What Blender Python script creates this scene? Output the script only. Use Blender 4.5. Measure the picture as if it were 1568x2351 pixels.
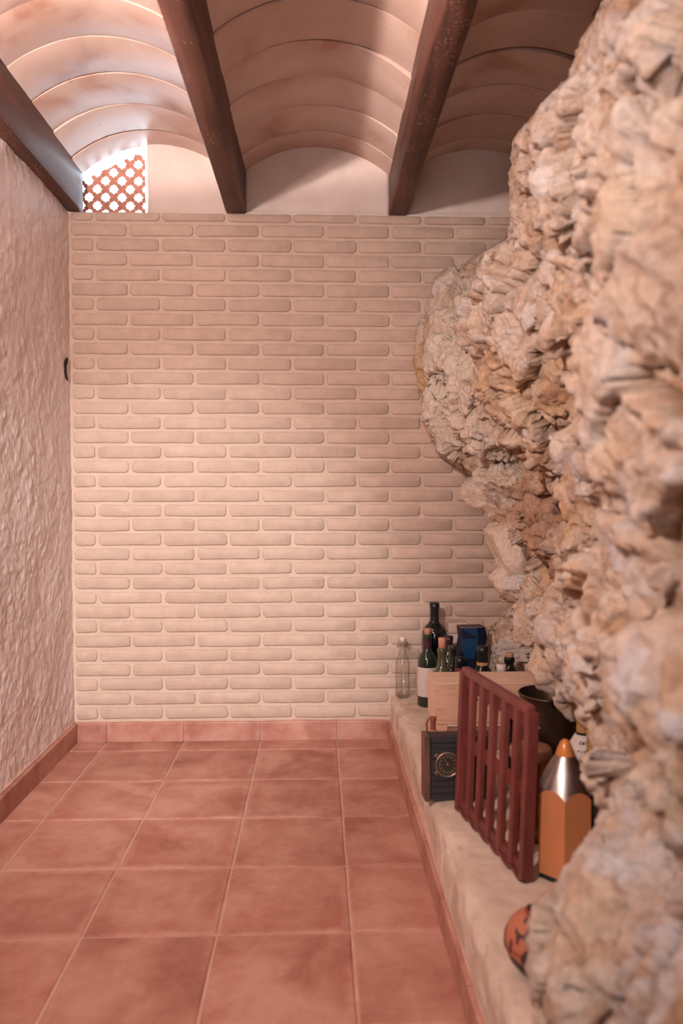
import bpy, bmesh, math, random
import numpy as np
from mathutils import Vector, Matrix

for _o in list(bpy.data.objects):
    bpy.data.objects.remove(_o, do_unlink=True)
SC = bpy.context.scene
COL = SC.collection
PI = math.pi

# ------------------------------------------------------------------ camera
FPX = 1750.0                      # focal length in pixels of the 1568 x 2351 frame
CAMZ = 1.037
cam_d = bpy.data.cameras.new('camera')
cam = bpy.data.objects.new('camera', cam_d)
COL.objects.link(cam)
cam_d.sensor_fit = 'VERTICAL'
cam_d.sensor_height = 36.0
cam_d.lens = FPX / 2351.0 * 36.0
cam_d.clip_start = 0.02
cam.location = (0, 0, CAMZ)
cam.rotation_euler = (PI / 2 - math.atan(55.5 / FPX), 0, -math.atan(55.0 / FPX))
cam_d.dof.use_dof = True
cam_d.dof.focus_distance = 2.85
cam_d.dof.aperture_fstop = 2.3
SC.camera = cam

# ------------------------------------------------------------------ world, lights, exposure
SC.view_settings.view_transform = 'Standard'
SC.view_settings.look = 'None'
SC.view_settings.gamma = 1.0
SC.view_settings.use_curve_mapping = False
SC.view_settings.exposure = 0.0
SC.cycles.max_bounces = 10
SC.cycles.diffuse_bounces = 6
SC.cycles.use_denoising = True

w = bpy.data.worlds.new('sky')
SC.world = w
w.use_nodes = True
w.node_tree.nodes['Background'].inputs[0].default_value = (0.72, 0.86, 1.0, 1)
w.node_tree.nodes['Background'].inputs[1].default_value = 8.0


def lamp(name, kind, loc, aim, energy, color, **kw):
    d = bpy.data.lights.new(name, kind)
    d.energy = energy
    d.color = color
    for k, v in kw.items():
        setattr(d, k, v)
    o = bpy.data.objects.new(name, d)
    COL.objects.link(o)
    o.location = loc
    o.rotation_euler = (Vector(aim) - Vector(loc)).to_track_quat('-Z', 'Y').to_euler()
    return o


WARM = (1.0, 0.805, 0.75)
# a wall lamp on the left wall beside the camera: a beam along the room and an uplighter under the vaults
lamp('wall_lamp_light', 'SPOT', (-0.74, 0.10, 1.90), (0.06, 3.1, 0.98), 188, WARM, spot_size=2.15, spot_blend=1.0, shadow_soft_size=0.06)
lamp('added_patch_light', 'SPOT', (-0.55, -0.9, 2.0), (-0.62, 3.1, 0.52), 430, (1.0, 0.98, 0.96), spot_size=0.56, spot_blend=0.85, shadow_soft_size=0.05)  # added spot that brightens the end wall's lower left, no fitting there
lamp('uplighter_light', 'SPOT', (-0.78, 1.20, 1.90), (-0.78, 1.20, 2.5), 112, WARM, spot_size=2.86, spot_blend=0.08, shadow_soft_size=0.02)
rear = lamp('rear_fill_light', 'AREA', (-0.30, -3.1, 1.25), (-0.3, 3, 1.1), 42, (1.0, 0.95, 0.95), shape='RECTANGLE', size=0.9)  # added soft fill behind the camera; the rear wall has no opening
rear.data.size_y = 1.8
port = lamp('lattice_portal', 'AREA', (-0.80, 3.42, 2.28), (-0.80, 2.4, 2.24), 10, (1, 1, 1), shape='RECTANGLE', size=0.5)
port.data.size_y = 0.5
port.data.cycles.is_portal = True

# ------------------------------------------------------------------ materials
MATS = {}


def hexc(r, g, b, a=1.0):
    f = lambda c: (c / 255 / 12.92) if c <= 10.3 else ((c / 255 + 0.055) / 1.055) ** 2.4
    return (f(r), f(g), f(b), a)


def new_mat(name):
    m = bpy.data.materials.new(name)
    m.use_nodes = True
    nt = m.node_tree
    return m, nt, nt.nodes['Principled BSDF']


def ramp(nt, fac, stops, interp='LINEAR'):
    r = nt.nodes.new('ShaderNodeValToRGB')
    r.color_ramp.interpolation = interp
    while len(r.color_ramp.elements) < len(stops):
        r.color_ramp.elements.new(0.5)
    for e, (p, c) in zip(r.color_ramp.elements, stops):
        e.position = p
        e.color = c if len(c) == 4 else (*c, 1)
    nt.links.new(fac, r.inputs[0])
    return r.outputs[0]


def noise(nt, vec, scale, detail=4, rough=0.55, dist=0.0):
    n = nt.nodes.new('ShaderNodeTexNoise')
    n.inputs['Scale'].default_value = scale
    n.inputs['Detail'].default_value = detail
    n.inputs['Roughness'].default_value = rough
    n.inputs['Distortion'].default_value = dist
    nt.links.new(vec, n.inputs['Vector'])
    return n.outputs['Fac']


def mixc(nt, fac, a, b, mode='MIX'):
    m = nt.nodes.new('ShaderNodeMix')
    m.data_type = 'RGBA'
    m.blend_type = mode
    for sock, v in ((m.inputs[0], fac), (m.inputs[6], a), (m.inputs[7], b)):
        if hasattr(v, 'is_linked'):
            nt.links.new(v, sock)
        else:
            sock.default_value = v
    return m.outputs[2]


def math_n(nt, op, a, b=0.0):
    m = nt.nodes.new('ShaderNodeMath')
    m.operation = op
    for i, v in enumerate((a, b)):
        if hasattr(v, 'is_linked'):
            nt.links.new(v, m.inputs[i])
        else:
            m.inputs[i].default_value = v
    return m.outputs[0]


def vec_of(nt, coord='world', scale=(1, 1, 1)):
    if coord == 'world':
        g = nt.nodes.new('ShaderNodeNewGeometry')
        v = g.outputs['Position']
    else:
        t = nt.nodes.new('ShaderNodeTexCoord')
        v = t.outputs['Object']
    if tuple(scale) != (1, 1, 1):
        mp = nt.nodes.new('ShaderNodeMapping')
        mp.inputs['Scale'].default_value = scale
        nt.links.new(v, mp.inputs['Vector'])
        v = mp.outputs[0]
    return v


def bump(nt, bsdf, h, strength, dist):
    b = nt.nodes.new('ShaderNodeBump')
    b.inputs['Strength'].default_value = strength
    b.inputs['Distance'].default_value = dist
    nt.links.new(h, b.inputs['Height'])
    nt.links.new(b.outputs[0], bsdf.inputs['Normal'])


def pm(name, c0, c1, scale=6, rough=0.6, metal=0.0, bscale=0, bdist=0.002, bstr=0.6, coord='world', stretch=(1, 1, 1),
       detail=5, lo=0.35, hi=0.68, spec=0.5, coat=0.0, rnd=0.0):
    m, nt, b = new_mat(name)
    v = vec_of(nt, coord, stretch)
    f = noise(nt, v, scale, detail)
    col = ramp(nt, f, [(lo, c0), (hi, c1)])
    if rnd:
        oi = nt.nodes.new('ShaderNodeObjectInfo')
        g = ramp(nt, oi.outputs['Random'], [(0, (1 - rnd,) * 3), (1, (1 + rnd * 0.3,) * 3)])
        col = mixc(nt, 1.0, col, g, 'MULTIPLY')
    nt.links.new(col, b.inputs['Base Color'])
    b.inputs['Roughness'].default_value = rough
    b.inputs['Metallic'].default_value = metal
    b.inputs['Specular IOR Level'].default_value = spec
    b.inputs['Coat Weight'].default_value = coat
    if bscale:
        bump(nt, b, noise(nt, v, bscale, 6, 0.6), bstr, bdist)
    MATS[name] = m
    return m


pm('mortar', (0.54, 0.415, 0.335), (0.60, 0.47, 0.385), 9, 0.9, bscale=120, bdist=0.004, bstr=0.5, spec=0.2)
pm('brick', (0.515, 0.385, 0.308), (0.58, 0.445, 0.36), 22, 0.88, bscale=70, bdist=0.005, bstr=0.5, spec=0.2, rnd=0.07)
pm('plaster_white', (0.64, 0.53, 0.47), (0.73, 0.62, 0.56), 5, 0.85, bscale=32, bdist=0.006, bstr=0.55, spec=0.25)
pm('plaster_left', (0.74, 0.655, 0.62), (0.83, 0.755, 0.725), 3.2, 0.55, bscale=95, bdist=0.003, bstr=0.6, spec=0.45,
   stretch=(1, 0.6, 0.9))
pm('plaster_plain', (0.60, 0.48, 0.41), (0.70, 0.58, 0.50), 3, 0.9)
pm('plaster_dim', (0.30, 0.23, 0.19), (0.36, 0.28, 0.23), 3, 0.9)
pm('grout', (0.50, 0.30, 0.225), (0.59, 0.38, 0.30), 14, 0.9, bscale=200, bdist=0.001)
pm('ledge', (0.52, 0.40, 0.315), (0.66, 0.535, 0.445), 7, 0.9, bscale=60, bdist=0.004, bstr=0.55, spec=0.2)
pm('wood_dark', (0.055, 0.024, 0.018), (0.115, 0.052, 0.038), 10, 0.42, bscale=60, bdist=0.002, stretch=(1, 0.09, 1), bstr=0.5)
pm('wood_lattice', (0.40, 0.155, 0.10), (0.50, 0.215, 0.145), 40, 0.6, stretch=(1, 1, 1))
pm('bottle_green', (0.010, 0.018, 0.011), (0.022, 0.034, 0.020), 30, 0.12, coat=0.4)
pm('bottle_olive', (0.045, 0.047, 0.022), (0.075, 0.072, 0.035), 30, 0.22, coat=0.3)
pm('bottle_black', (0.004, 0.006, 0.006), (0.010, 0.013, 0.012), 30, 0.10, coat=0.4)
pm('cork', (0.42, 0.20, 0.13), (0.60, 0.32, 0.22), 220, 0.85)
pm('capsule_purple', (0.035, 0.008, 0.014), (0.06, 0.014, 0.022), 40, 0.35)
pm('capsule_black', (0.004, 0.006, 0.006), (0.012, 0.014, 0.013), 40, 0.4)
pm('label_red', (0.16, 0.03, 0.04), (0.22, 0.05, 0.06), 90, 0.7)
pm('label_ochre', (0.42, 0.21, 0.07), (0.52, 0.27, 0.10), 90, 0.6)
pm('white_cap', (0.62, 0.55, 0.50), (0.7, 0.62, 0.56), 60, 0.5)
pm('crate_wood', (0.55, 0.32, 0.21), (0.68, 0.43, 0.30), 14, 0.7, stretch=(1.0, 6, 9), bscale=90, bdist=0.0006)
pm('crate_top_wood', (0.66, 0.46, 0.33), (0.78, 0.57, 0.43), 16, 0.75, stretch=(1.0, 6, 6))
pm('crate_dark_wood', (0.26, 0.135, 0.085), (0.40, 0.215, 0.15), 12, 0.7, stretch=(1.0, 6, 9))
pm('ink', (0.01, 0.007, 0.006), (0.02, 0.012, 0.01), 30, 0.8)
pm('black_wood', (0.010, 0.0085, 0.010), (0.022, 0.018, 0.020), 30, 0.5, stretch=(1, 1, 6), bscale=300, bdist=0.0005)
pm('bronze_strip', (0.10, 0.052, 0.038), (0.17, 0.09, 0.066), 20, 0.38, metal=0.35)
pm('steel_ring', (0.21, 0.135, 0.10), (0.31, 0.205, 0.155), 60, 0.38, metal=0.75)
pm('dial_black', (0.022, 0.015, 0.009), (0.033, 0.024, 0.014), 60, 0.4)
pm('dial_mark', (0.30, 0.19, 0.12), (0.4, 0.26, 0.17), 60, 0.6)
pm('dial_red', (0.55, 0.03, 0.03), (0.62, 0.045, 0.04), 60, 0.5)
pm('gate_red', (0.120, 0.024, 0.020), (0.180, 0.043, 0.035), 26, 0.42, bscale=120, bdist=0.0008, bstr=0.5, stretch=(1, 1, 0.4))
pm('pot_metal', (0.035, 0.022, 0.015), (0.10, 0.058, 0.036), 9, 0.38, metal=0.7)
pm('pot_inside', (0.006, 0.005, 0.005), (0.012, 0.01, 0.009), 9, 0.6)
pm('brass', (0.30, 0.125, 0.045), (0.42, 0.19, 0.075), 14, 0.28, metal=0.85)
pm('brass_lid', (0.36, 0.19, 0.125), (0.48, 0.27, 0.18), 50, 0.5, metal=0.25)
pm('pencil_orange', (0.50, 0.19, 0.075), (0.55, 0.215, 0.085), 8, 0.6)
pm('pencil_tip', (0.60, 0.20, 0.05), (0.64, 0.225, 0.06), 8, 0.25)
pm('brushed_steel', (0.46, 0.40, 0.38), (0.56, 0.50, 0.47), 90, 0.34, metal=1.0, stretch=(1, 1, 0.05))
pm('rubber', (0.006, 0.006, 0.006), (0.01, 0.01, 0.01), 30, 0.6)
pm('terracotta', (0.44, 0.155, 0.075), (0.55, 0.215, 0.11), 40, 0.75)
pm('terracotta_red', (0.22, 0.05, 0.035), (0.30, 0.075, 0.05), 40, 0.6)
pm('tin_white', (0.52, 0.47, 0.44), (0.60, 0.55, 0.51), 12, 0.4)
pm('tin_lid', (0.50, 0.38, 0.32), (0.60, 0.46, 0.40), 12, 0.45)
pm('blue_paper', (0.004, 0.035, 0.095), (0.007, 0.055, 0.14), 16, 0.42)
pm('blue_shaded_paper', (0.003, 0.008, 0.026), (0.005, 0.014, 0.042), 16, 0.42)  # shaded copy of the blue paper: facet shading put into the colour
pm('wire', (0.08, 0.06, 0.05), (0.13, 0.10, 0.085), 60, 0.4, metal=0.8)
pm('crack_dark', (0.006, 0.006, 0.008), (0.012, 0.011, 0.012), 60, 0.8)
pm('red_strip', (0.55, 0.10, 0.09), (0.6, 0.14, 0.12), 60, 0.6)
pm('soil_dark', (0.10, 0.055, 0.04), (0.17, 0.10, 0.075), 60, 0.9)


def label_paper():
    m, nt, b = new_mat('label_paper')
    v = vec_of(nt, 'object')
    wv = nt.nodes.new('ShaderNodeTexWave')
    wv.bands_direction = 'Z'
    wv.inputs['Scale'].default_value = 32
    wv.inputs['Distortion'].default_value = 0.0
    nt.links.new(v, wv.inputs['Vector'])
    line = ramp(nt, wv.outputs['Fac'], [(0.80, (0, 0, 0)), (0.9, (1, 1, 1))])
    n = ramp(nt, noise(nt, vec_of(nt, 'object', (260, 260, 60)), 1, 2), [(0.46, (0, 0, 0)), (0.54, (1, 1, 1))])
    f = mixc(nt, 1.0, line, n, 'MULTIPLY')
    f = mixc(nt, 1.0, f, (0.4, 0.4, 0.4, 1), 'MULTIPLY')
    col = mixc(nt, f, (0.60, 0.515, 0.46, 1), (0.22, 0.16, 0.15, 1))
    nt.links.new(col, b.inputs['Base Color'])
    b.inputs['Roughness'].default_value = 0.75
    MATS['label_paper'] = m


label_paper()


def glass_clear():
    m, nt, b = new_mat('glass_clear')
    nt.nodes.remove(b)
    tr = nt.nodes.new('ShaderNodeBsdfTransparent')
    gl = nt.nodes.new('ShaderNodeBsdfGlossy')
    gl.inputs['Roughness'].default_value = 0.06
    lw = nt.nodes.new('ShaderNodeLayerWeight')
    lw.inputs[0].default_value = 0.3
    fac = ramp(nt, lw.outputs['Facing'], [(0.35, (0.03, 0.03, 0.03)), (1.0, (0.42, 0.42, 0.42))])
    nt.links.new(ramp(nt, lw.outputs['Facing'], [(0.3, (0.97, 0.97, 0.96)), (0.95, (0.50, 0.47, 0.45))]), tr.inputs[0])
    mx = nt.nodes.new('ShaderNodeMixShader')
    nt.links.new(fac, mx.inputs[0])
    nt.links.new(tr.outputs[0], mx.inputs[1])
    nt.links.new(gl.outputs[0], mx.inputs[2])
    nt.links.new(mx.outputs[0], nt.nodes['Material Output'].inputs[0])
    MATS['glass_clear'] = m


glass_clear()


def tile_material(name, dark=1.0):
    """terracotta floor tile: clouded face, darker red patches towards the rim, pale worn borders"""
    m, nt, b = new_mat(name)
    g = vec_of(nt, 'world')
    t = nt.nodes.new('ShaderNodeTexCoord')
    oi = nt.nodes.new('ShaderNodeObjectInfo')
    add = nt.nodes.new('ShaderNodeVectorMath')
    add.operation = 'ADD'
    cmb = nt.nodes.new('ShaderNodeCombineXYZ')
    r9 = math_n(nt, 'MULTIPLY', oi.outputs['Random'], 37.0)
    nt.links.new(r9, cmb.inputs[2])
    nt.links.new(g, add.inputs[0])
    nt.links.new(cmb.outputs[0], add.inputs[1])
    v = add.outputs[0]
    big = noise(nt, v, 5.5, 4, 0.55, 0.4)
    fine = noise(nt, v, 30, 6, 0.7)
    mixf = math_n(nt, 'ADD', math_n(nt, 'MULTIPLY', big, 0.72), math_n(nt, 'MULTIPLY', fine, 0.28))
    col = ramp(nt, mixf, [(0.34, (0.30, 0.115, 0.082)), (0.46, (0.40, 0.185, 0.137)), (0.60, (0.49, 0.27, 0.21))])
    # rim tone from the tile's own square
    sep = nt.nodes.new('ShaderNodeSeparateXYZ')
    nt.links.new(t.outputs['Object'], sep.inputs[0])
    ax = math_n(nt, 'ABSOLUTE', sep.outputs[0])
    ay = math_n(nt, 'ABSOLUTE', sep.outputs[1])
    mx = math_n(nt, 'MAXIMUM', ax, ay)
    mx = math_n(nt, 'ADD', mx, math_n(nt, 'MULTIPLY', math_n(nt, 'SUBTRACT', fine, 0.5), 0.03))
    rim = ramp(nt, mx, [(0.085, (0, 0, 0)), (0.13, (0.7, 0.7, 0.7)), (0.146, (0, 0, 0))])
    rimn = ramp(nt, noise(nt, v, 4.0, 3, 0.5), [(0.45, (0, 0, 0)), (0.62, (0.75, 0.75, 0.75))])
    f = mixc(nt, 1.0, rim, rimn, 'MULTIPLY')
    col = mixc(nt, f, col, (0.29, 0.088, 0.06, 1))
    rnd = ramp(nt, oi.outputs['Random'], [(0, (0.93, 0.90, 0.88)), (1, (1.05, 1.03, 1.02))])
    col = mixc(nt, 1.0, col, rnd, 'MULTIPLY')
    spot = noise(nt, v, 55, 2, 0.5)
    sp = ramp(nt, spot, [(0.76, (0, 0, 0)), (0.79, (0.7, 0.7, 0.7))])
    col = mixc(nt, sp, col, (0.10, 0.035, 0.025, 1))
    if dark != 1.0:
        col = mixc(nt, 1.0, col, (dark, dark, dark, 1), 'MULTIPLY')
    nt.links.new(col, b.inputs['Base Color'])
    b.inputs['Roughness'].default_value = 0.52
    b.inputs['Specular IOR Level'].default_value = 0.4
    bump(nt, b, noise(nt, v, 60, 5, 0.6), 0.35, 0.0015)
    MATS[name] = m


tile_material('floor_tile')
tile_material('base_tile')


def vault_material():
    m, nt, b = new_mat('vault_tile')
    oi = nt.nodes.new('ShaderNodeObjectInfo')
    v = vec_of(nt, 'world')
    add = nt.nodes.new('ShaderNodeVectorMath')
    cmb = nt.nodes.new('ShaderNodeCombineXYZ')
    nt.links.new(math_n(nt, 'MULTIPLY', oi.outputs['Random'], 19.0), cmb.inputs[1])
    nt.links.new(v, add.inputs[0])
    nt.links.new(cmb.outputs[0], add.inputs[1])
    n1 = noise(nt, add.outputs[0], 4.2, 3, 0.5, 0.6)
    col = ramp(nt, n1, [(0.33, (0.48, 0.29, 0.22)), (0.44, (0.59, 0.44, 0.37)), (0.62, (0.66, 0.53, 0.46))])
    rr = ramp(nt, oi.outputs['Random'], [(0.0, (0.90, 0.84, 0.80)), (1.0, (1.04, 1.03, 1.02))])
    col = mixc(nt, 1.0, col, rr, 'MULTIPLY')
    speck = ramp(nt, noise(nt, v, 38, 2, 0.5), [(0.74, (0, 0, 0)), (0.77, (0.6, 0.6, 0.6))])
    col = mixc(nt, speck, col, (0.2, 0.12, 0.09, 1))
    nt.links.new(col, b.inputs['Base Color'])
    b.inputs['Roughness'].default_value = 0.36
    b.inputs['Specular IOR Level'].default_value = 0.5
    bump(nt, b, noise(nt, vec_of(nt, 'world', (1, 0.7, 1)), 11, 3, 0.5), 0.35, 0.006)
    MATS['vault_tile'] = m


vault_material()


def beam_material():
    m, nt, b = new_mat('beam_wood')
    v = vec_of(nt, 'world', (1, 0.08, 1))
    n1 = noise(nt, v, 28, 5, 0.6)
    col = ramp(nt, n1, [(0.3, (0.050, 0.019, 0.013)), (0.7, (0.145, 0.060, 0.042))])
    w1 = vec_of(nt, 'world')
    vo = nt.nodes.new('ShaderNodeTexVoronoi')
    vo.inputs['Scale'].default_value = 95
    nt.links.new(w1, vo.inputs['Vector'])
    d = ramp(nt, vo.outputs['Distance'], [(0.16, (1, 1, 1)), (0.34, (0, 0, 0))])
    z = ramp(nt, noise(nt, w1, 7, 3), [(0.47, (0, 0, 0)), (0.62, (0.75, 0.75, 0.75))])
    f = mixc(nt, 1.0, d, z, 'MULTIPLY')
    gn = nt.nodes.new('ShaderNodeNewGeometry')
    sp = nt.nodes.new('ShaderNodeSeparateXYZ')
    nt.links.new(gn.outputs['True Normal'], sp.inputs[0])
    und = ramp(nt, math_n(nt, 'MULTIPLY', sp.outputs[2], -1.0), [(0.6, (0, 0, 0)), (0.9, (1, 1, 1))])
    f = mixc(nt, 1.0, f, und, 'MULTIPLY')       # whitewash spatter sits on the undersides only
    col = mixc(nt, f, col, (0.40, 0.24, 0.19, 1))
    nt.links.new(col, b.inputs['Base Color'])
    b.inputs['Roughness'].default_value = 0.45
    b.inputs['Specular IOR Level'].default_value = 0.3
    bump(nt, b, n1, 0.5, 0.002)
    MATS['beam_wood'] = m


beam_material()


def rock_material():
    m, nt, b = new_mat('rock')
    v = vec_of(nt, 'world')
    at = nt.nodes.new('ShaderNodeAttribute')
    at.attribute_name = 'tone'
    a2 = nt.nodes.new('ShaderNodeAttribute')
    a2.attribute_name = 'tone_small'
    cell = ramp(nt, at.outputs['Fac'], [(0.0, (0.44, 0.25, 0.16)), (0.22, (0.64, 0.45, 0.31)), (0.42, (0.78, 0.61, 0.47)),
                                        (0.62, (0.86, 0.72, 0.59)), (0.82, (0.74, 0.62, 0.55)), (0.92, (0.84, 0.79, 0.78))])
    small = ramp(nt, a2.outputs['Fac'], [(0.0, (0.40, 0.22, 0.14)), (0.3, (0.67, 0.47, 0.33)), (0.6, (0.84, 0.68, 0.54)),
                                         (0.9, (0.88, 0.80, 0.75))])
    col = mixc(nt, 0.5, cell, small)
    oc = ramp(nt, noise(nt, v, 5.0, 6, 0.65, 0.7), [(0.54, (0, 0, 0)), (0.70, (0.6, 0.6, 0.6))])
    col = mixc(nt, oc, col, (0.68, 0.40, 0.20, 1))
    br = ramp(nt, noise(nt, v, 9.0, 7, 0.7, 0.3), [(0.56, (0, 0, 0)), (0.68, (0.75, 0.75, 0.75))])
    col = mixc(nt, br, col, (0.33, 0.165, 0.11, 1))
    gr = ramp(nt, noise(nt, vec_of(nt, 'world', (1.3, 1, 1)), 6.0, 5, 0.6, 0.2), [(0.55, (0, 0, 0)), (0.66, (0.75, 0.75, 0.75))])
    col = mixc(nt, gr, col, (0.72, 0.68, 0.69, 1))
    for nm, c, k in (('zone_pale', (0.95, 0.83, 0.69, 1), 0.85), ('zone_ochre', (0.78, 0.50, 0.25, 1), 0.8),
                     ('zone_red', (0.46, 0.235, 0.14, 1), 0.7), ('zone_cool', (0.82, 0.78, 0.80, 1), 0.8)):
        za = nt.nodes.new('ShaderNodeAttribute')
        za.attribute_name = nm
        zf = math_n(nt, 'MULTIPLY', za.outputs['Fac'], k)
        col = mixc(nt, zf, col, c)
    fine = noise(nt, v, 75, 8, 0.72)
    fm = ramp(nt, fine, [(0.3, (0.80, 0.76, 0.73)), (0.7, (1.18, 1.17, 1.16))])
    col = mixc(nt, 1.0, col, fm, 'MULTIPLY')
    nt.links.new(col, b.inputs['Base Color'])
    b.inputs['Roughness'].default_value = 0.92
    b.inputs['Specular IOR Level'].default_value = 0.15
    hs = math_n(nt, 'ADD', math_n(nt, 'MULTIPLY', fine, 0.5), noise(nt, v, 28, 8, 0.7))
    bump(nt, b, hs, 0.9, 0.018)
    MATS['rock'] = m


rock_material()


def vase_material():
    m, nt, b = new_mat('painted_pottery')
    v = vec_of(nt, 'object')
    n = noise(nt, vec_of(nt, 'object', (1, 1, 0.6)), 30, 1, 0.4, 1.2)
    pat = ramp(nt, n, [(0.47, (0.05, 0.026, 0.025)), (0.50, (0.42, 0.135, 0.075))], 'LINEAR')
    sep = nt.nodes.new('ShaderNodeSeparateXYZ')
    nt.links.new(v, sep.inputs[0])
    base = ramp(nt, sep.outputs[2], [(0.034, (1, 1, 1)), (0.037, (0, 0, 0))])
    top = ramp(nt, sep.outputs[2], [(0.048, (0, 0, 0)), (0.050, (1, 1, 1)), (0.053, (0, 0, 0))])
    col = mixc(nt, base, pat, (0.012, 0.014, 0.015, 1))
    col = mixc(nt, top, col, (0.05, 0.02, 0.015, 1))
    nt.links.new(col, b.inputs['Base Color'])
    b.inputs['Roughness'].default_value = 0.5
    MATS['painted_pottery'] = m


vase_material()


# ------------------------------------------------------------------ mesh helpers
def tag(o, label=None, cat=None, group=None, kind=None):
    if label:
        o['label'] = label
    if cat:
        o['category'] = cat
    if group:
        o['group'] = group
    if kind:
        o['kind'] = kind
    return o


def link(name, me, mat, parent=None, loc=None, rot=None, smooth=False):
    o = bpy.data.objects.new(name, me)
    COL.objects.link(o)
    if mat is not None and not me.materials:
        me.materials.append(MATS[mat])
    if parent is not None:
        o.parent = parent
    if loc is not None:
        o.location = loc
    if rot is not None:
        o.rotation_euler = rot
    if smooth:
        me.shade_smooth()
    return o


def empty(name, loc, rot=(0, 0, 0)):
    o = bpy.data.objects.new(name, None)
    o.empty_display_size = 0.05
    COL.objects.link(o)
    o.location = loc
    o.rotation_euler = rot
    return o


def bm_mesh(name, bm):
    me = bpy.data.meshes.new(name)
    bmesh.ops.recalc_face_normals(bm, faces=bm.faces)
    bm.to_mesh(me)
    bm.free()
    return me


def box_bm(lo, hi, bevel=0.0, seg=1):
    bm = bmesh.new()
    bmesh.ops.create_cube(bm, size=1.0)
    for v in bm.verts:
        v.co = Vector([lo[i] + (v.co[i] + 0.5) * (hi[i] - lo[i]) for i in range(3)])
    if bevel:
        bmesh.ops.bevel(bm, geom=list(bm.edges), offset=bevel, segments=seg, profile=0.6, affect='EDGES')
    return bm


def box(name, lo, hi, mat, parent=None, bevel=0.0, seg=1, **kw):
    return link(name, bm_mesh(name, box_bm(lo, hi, bevel, seg)), mat, parent, **kw)


def lathe_mesh(name, prof, seg=28, squash=None):
    """prof: list of (r, z); closed at the axis where r == 0"""
    vs, fs, rings = [], [], []
    for r, z in prof:
        if r <= 1e-6:
            rings.append([len(vs)])
            vs.append((0, 0, z))
        else:
            rings.append(list(range(len(vs), len(vs) + seg)))
            for i in range(seg):
                a = 2 * PI * i / seg
                x, y = r * math.cos(a), r * math.sin(a)
                if squash:
                    k = squash(a, z)
                    x *= k
                    y *= k
                vs.append((x, y, z))
    for A, B in zip(rings, rings[1:]):
        for i in range(seg):
            j = (i + 1) % seg
            if len(A) == 1 and len(B) == 1:
                break
            if len(A) == 1:
                fs.append((A[0], B[i], B[j]))
            elif len(B) == 1:
                fs.append((A[i], B[0], A[j]))
            else:
                fs.append((A[i], B[i], B[j], A[j]))
    me = bpy.data.meshes.new(name)
    me.from_pydata(vs, [], fs)
    bm = bmesh.new()
    bm.from_mesh(me)
    bmesh.ops.recalc_face_normals(bm, faces=bm.faces)
    bm.to_mesh(me)
    bm.free()
    return me


def lathe(name, prof, mat, parent=None, seg=28, smooth=True, squash=None, **kw):
    return link(name, lathe_mesh(name, prof, seg, squash), mat, parent, smooth=smooth, **kw)


def tube_mesh(name, pts, r, seg=8, closed=False):
    pts = [Vector(p) for p in pts]
    n = len(pts)
    vs, fs = [], []
    up = Vector((0.123, 0.35, 1)).normalized()
    for i, p in enumerate(pts):
        a = pts[(i - 1) % n] if (closed or i > 0) else p
        b = pts[(i + 1) % n] if (closed or i < n - 1) else p
        t = (b - a).normalized()
        s = t.cross(up)
        if s.length < 1e-4:
            s = t.cross(Vector((1, 0, 0)))
        s.normalize()
        u = s.cross(t)
        rr = r[i] if isinstance(r, (list, tuple)) else r
        for k in range(seg):
            an = 2 * PI * k / seg
            vs.append(tuple(p + s * math.cos(an) * rr + u * math.sin(an) * rr))
    for i in range(n if closed else n - 1):
        for k in range(seg):
            a, b = i * seg + k, i * seg + (k + 1) % seg
            c, d = ((i + 1) % n) * seg + (k + 1) % seg, ((i + 1) % n) * seg + k
            fs.append((a, b, c, d))
    if not closed:
        fs.append(tuple(range(seg))[::-1])
        fs.append(tuple(range((n - 1) * seg, n * seg)))
    me = bpy.data.meshes.new(name)
    me.from_pydata(vs, [], fs)
    return me


def tube(name, pts, r, mat, parent=None, seg=8, closed=False, **kw):
    return link(name, tube_mesh(name, pts, r, seg, closed), mat, parent, smooth=True, **kw)


def grid_mesh(name, P, flip=False):
    n, m = P.shape[:2]
    me = bpy.data.meshes.new(name)
    idx = np.arange(n * m).reshape(n, m)
    q = np.stack([idx[:-1, :-1], idx[1:, :-1], idx[1:, 1:], idx[:-1, 1:]], -1).reshape(-1, 4)
    if flip:
        q = q[:, ::-1]
    nf = len(q)
    me.vertices.add(n * m)
    me.vertices.foreach_set('co', P.reshape(-1).astype(np.float32))
    me.loops.add(nf * 4)
    me.loops.foreach_set('vertex_index', q.reshape(-1).astype(np.int32))
    me.polygons.add(nf)
    me.polygons.foreach_set('loop_start', np.arange(0, nf * 4, 4, dtype=np.int32))
    me.update(calc_edges=True)
    me.validate()
    return me


def extrude_poly(name, pts, axis_fn, d0, d1):
    """pts 2D polygon -> prism; axis_fn(u, v, d) -> xyz"""
    n = len(pts)
    vs = [axis_fn(u, v, d0) for u, v in pts] + [axis_fn(u, v, d1) for u, v in pts]
    fs = [tuple(range(n)), tuple(range(2 * n - 1, n - 1, -1))]
    fs += [(i, i + n, (i + 1) % n + n, (i + 1) % n) for i in range(n)]
    bm = bmesh.new()
    bv = [bm.verts.new(v) for v in vs]
    for f in fs:
        bm.faces.new([bv[i] for i in f])
    return bm_mesh(name, bm)


def text_mesh(name, body, size, shear=0.0, extrude=0.0004):
    cu = bpy.data.curves.new(name, 'FONT')
    cu.body = body
    cu.size = size
    cu.shear = shear
    cu.extrude = extrude
    cu.align_x = 'CENTER'
    cu.align_y = 'CENTER'
    o = bpy.data.objects.new(name, cu)
    COL.objects.link(o)
    dg = bpy.context.evaluated_depsgraph_get()
    me = bpy.data.meshes.new_from_object(o.evaluated_get(dg))
    bpy.data.objects.remove(o, do_unlink=True)
    return me


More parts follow.
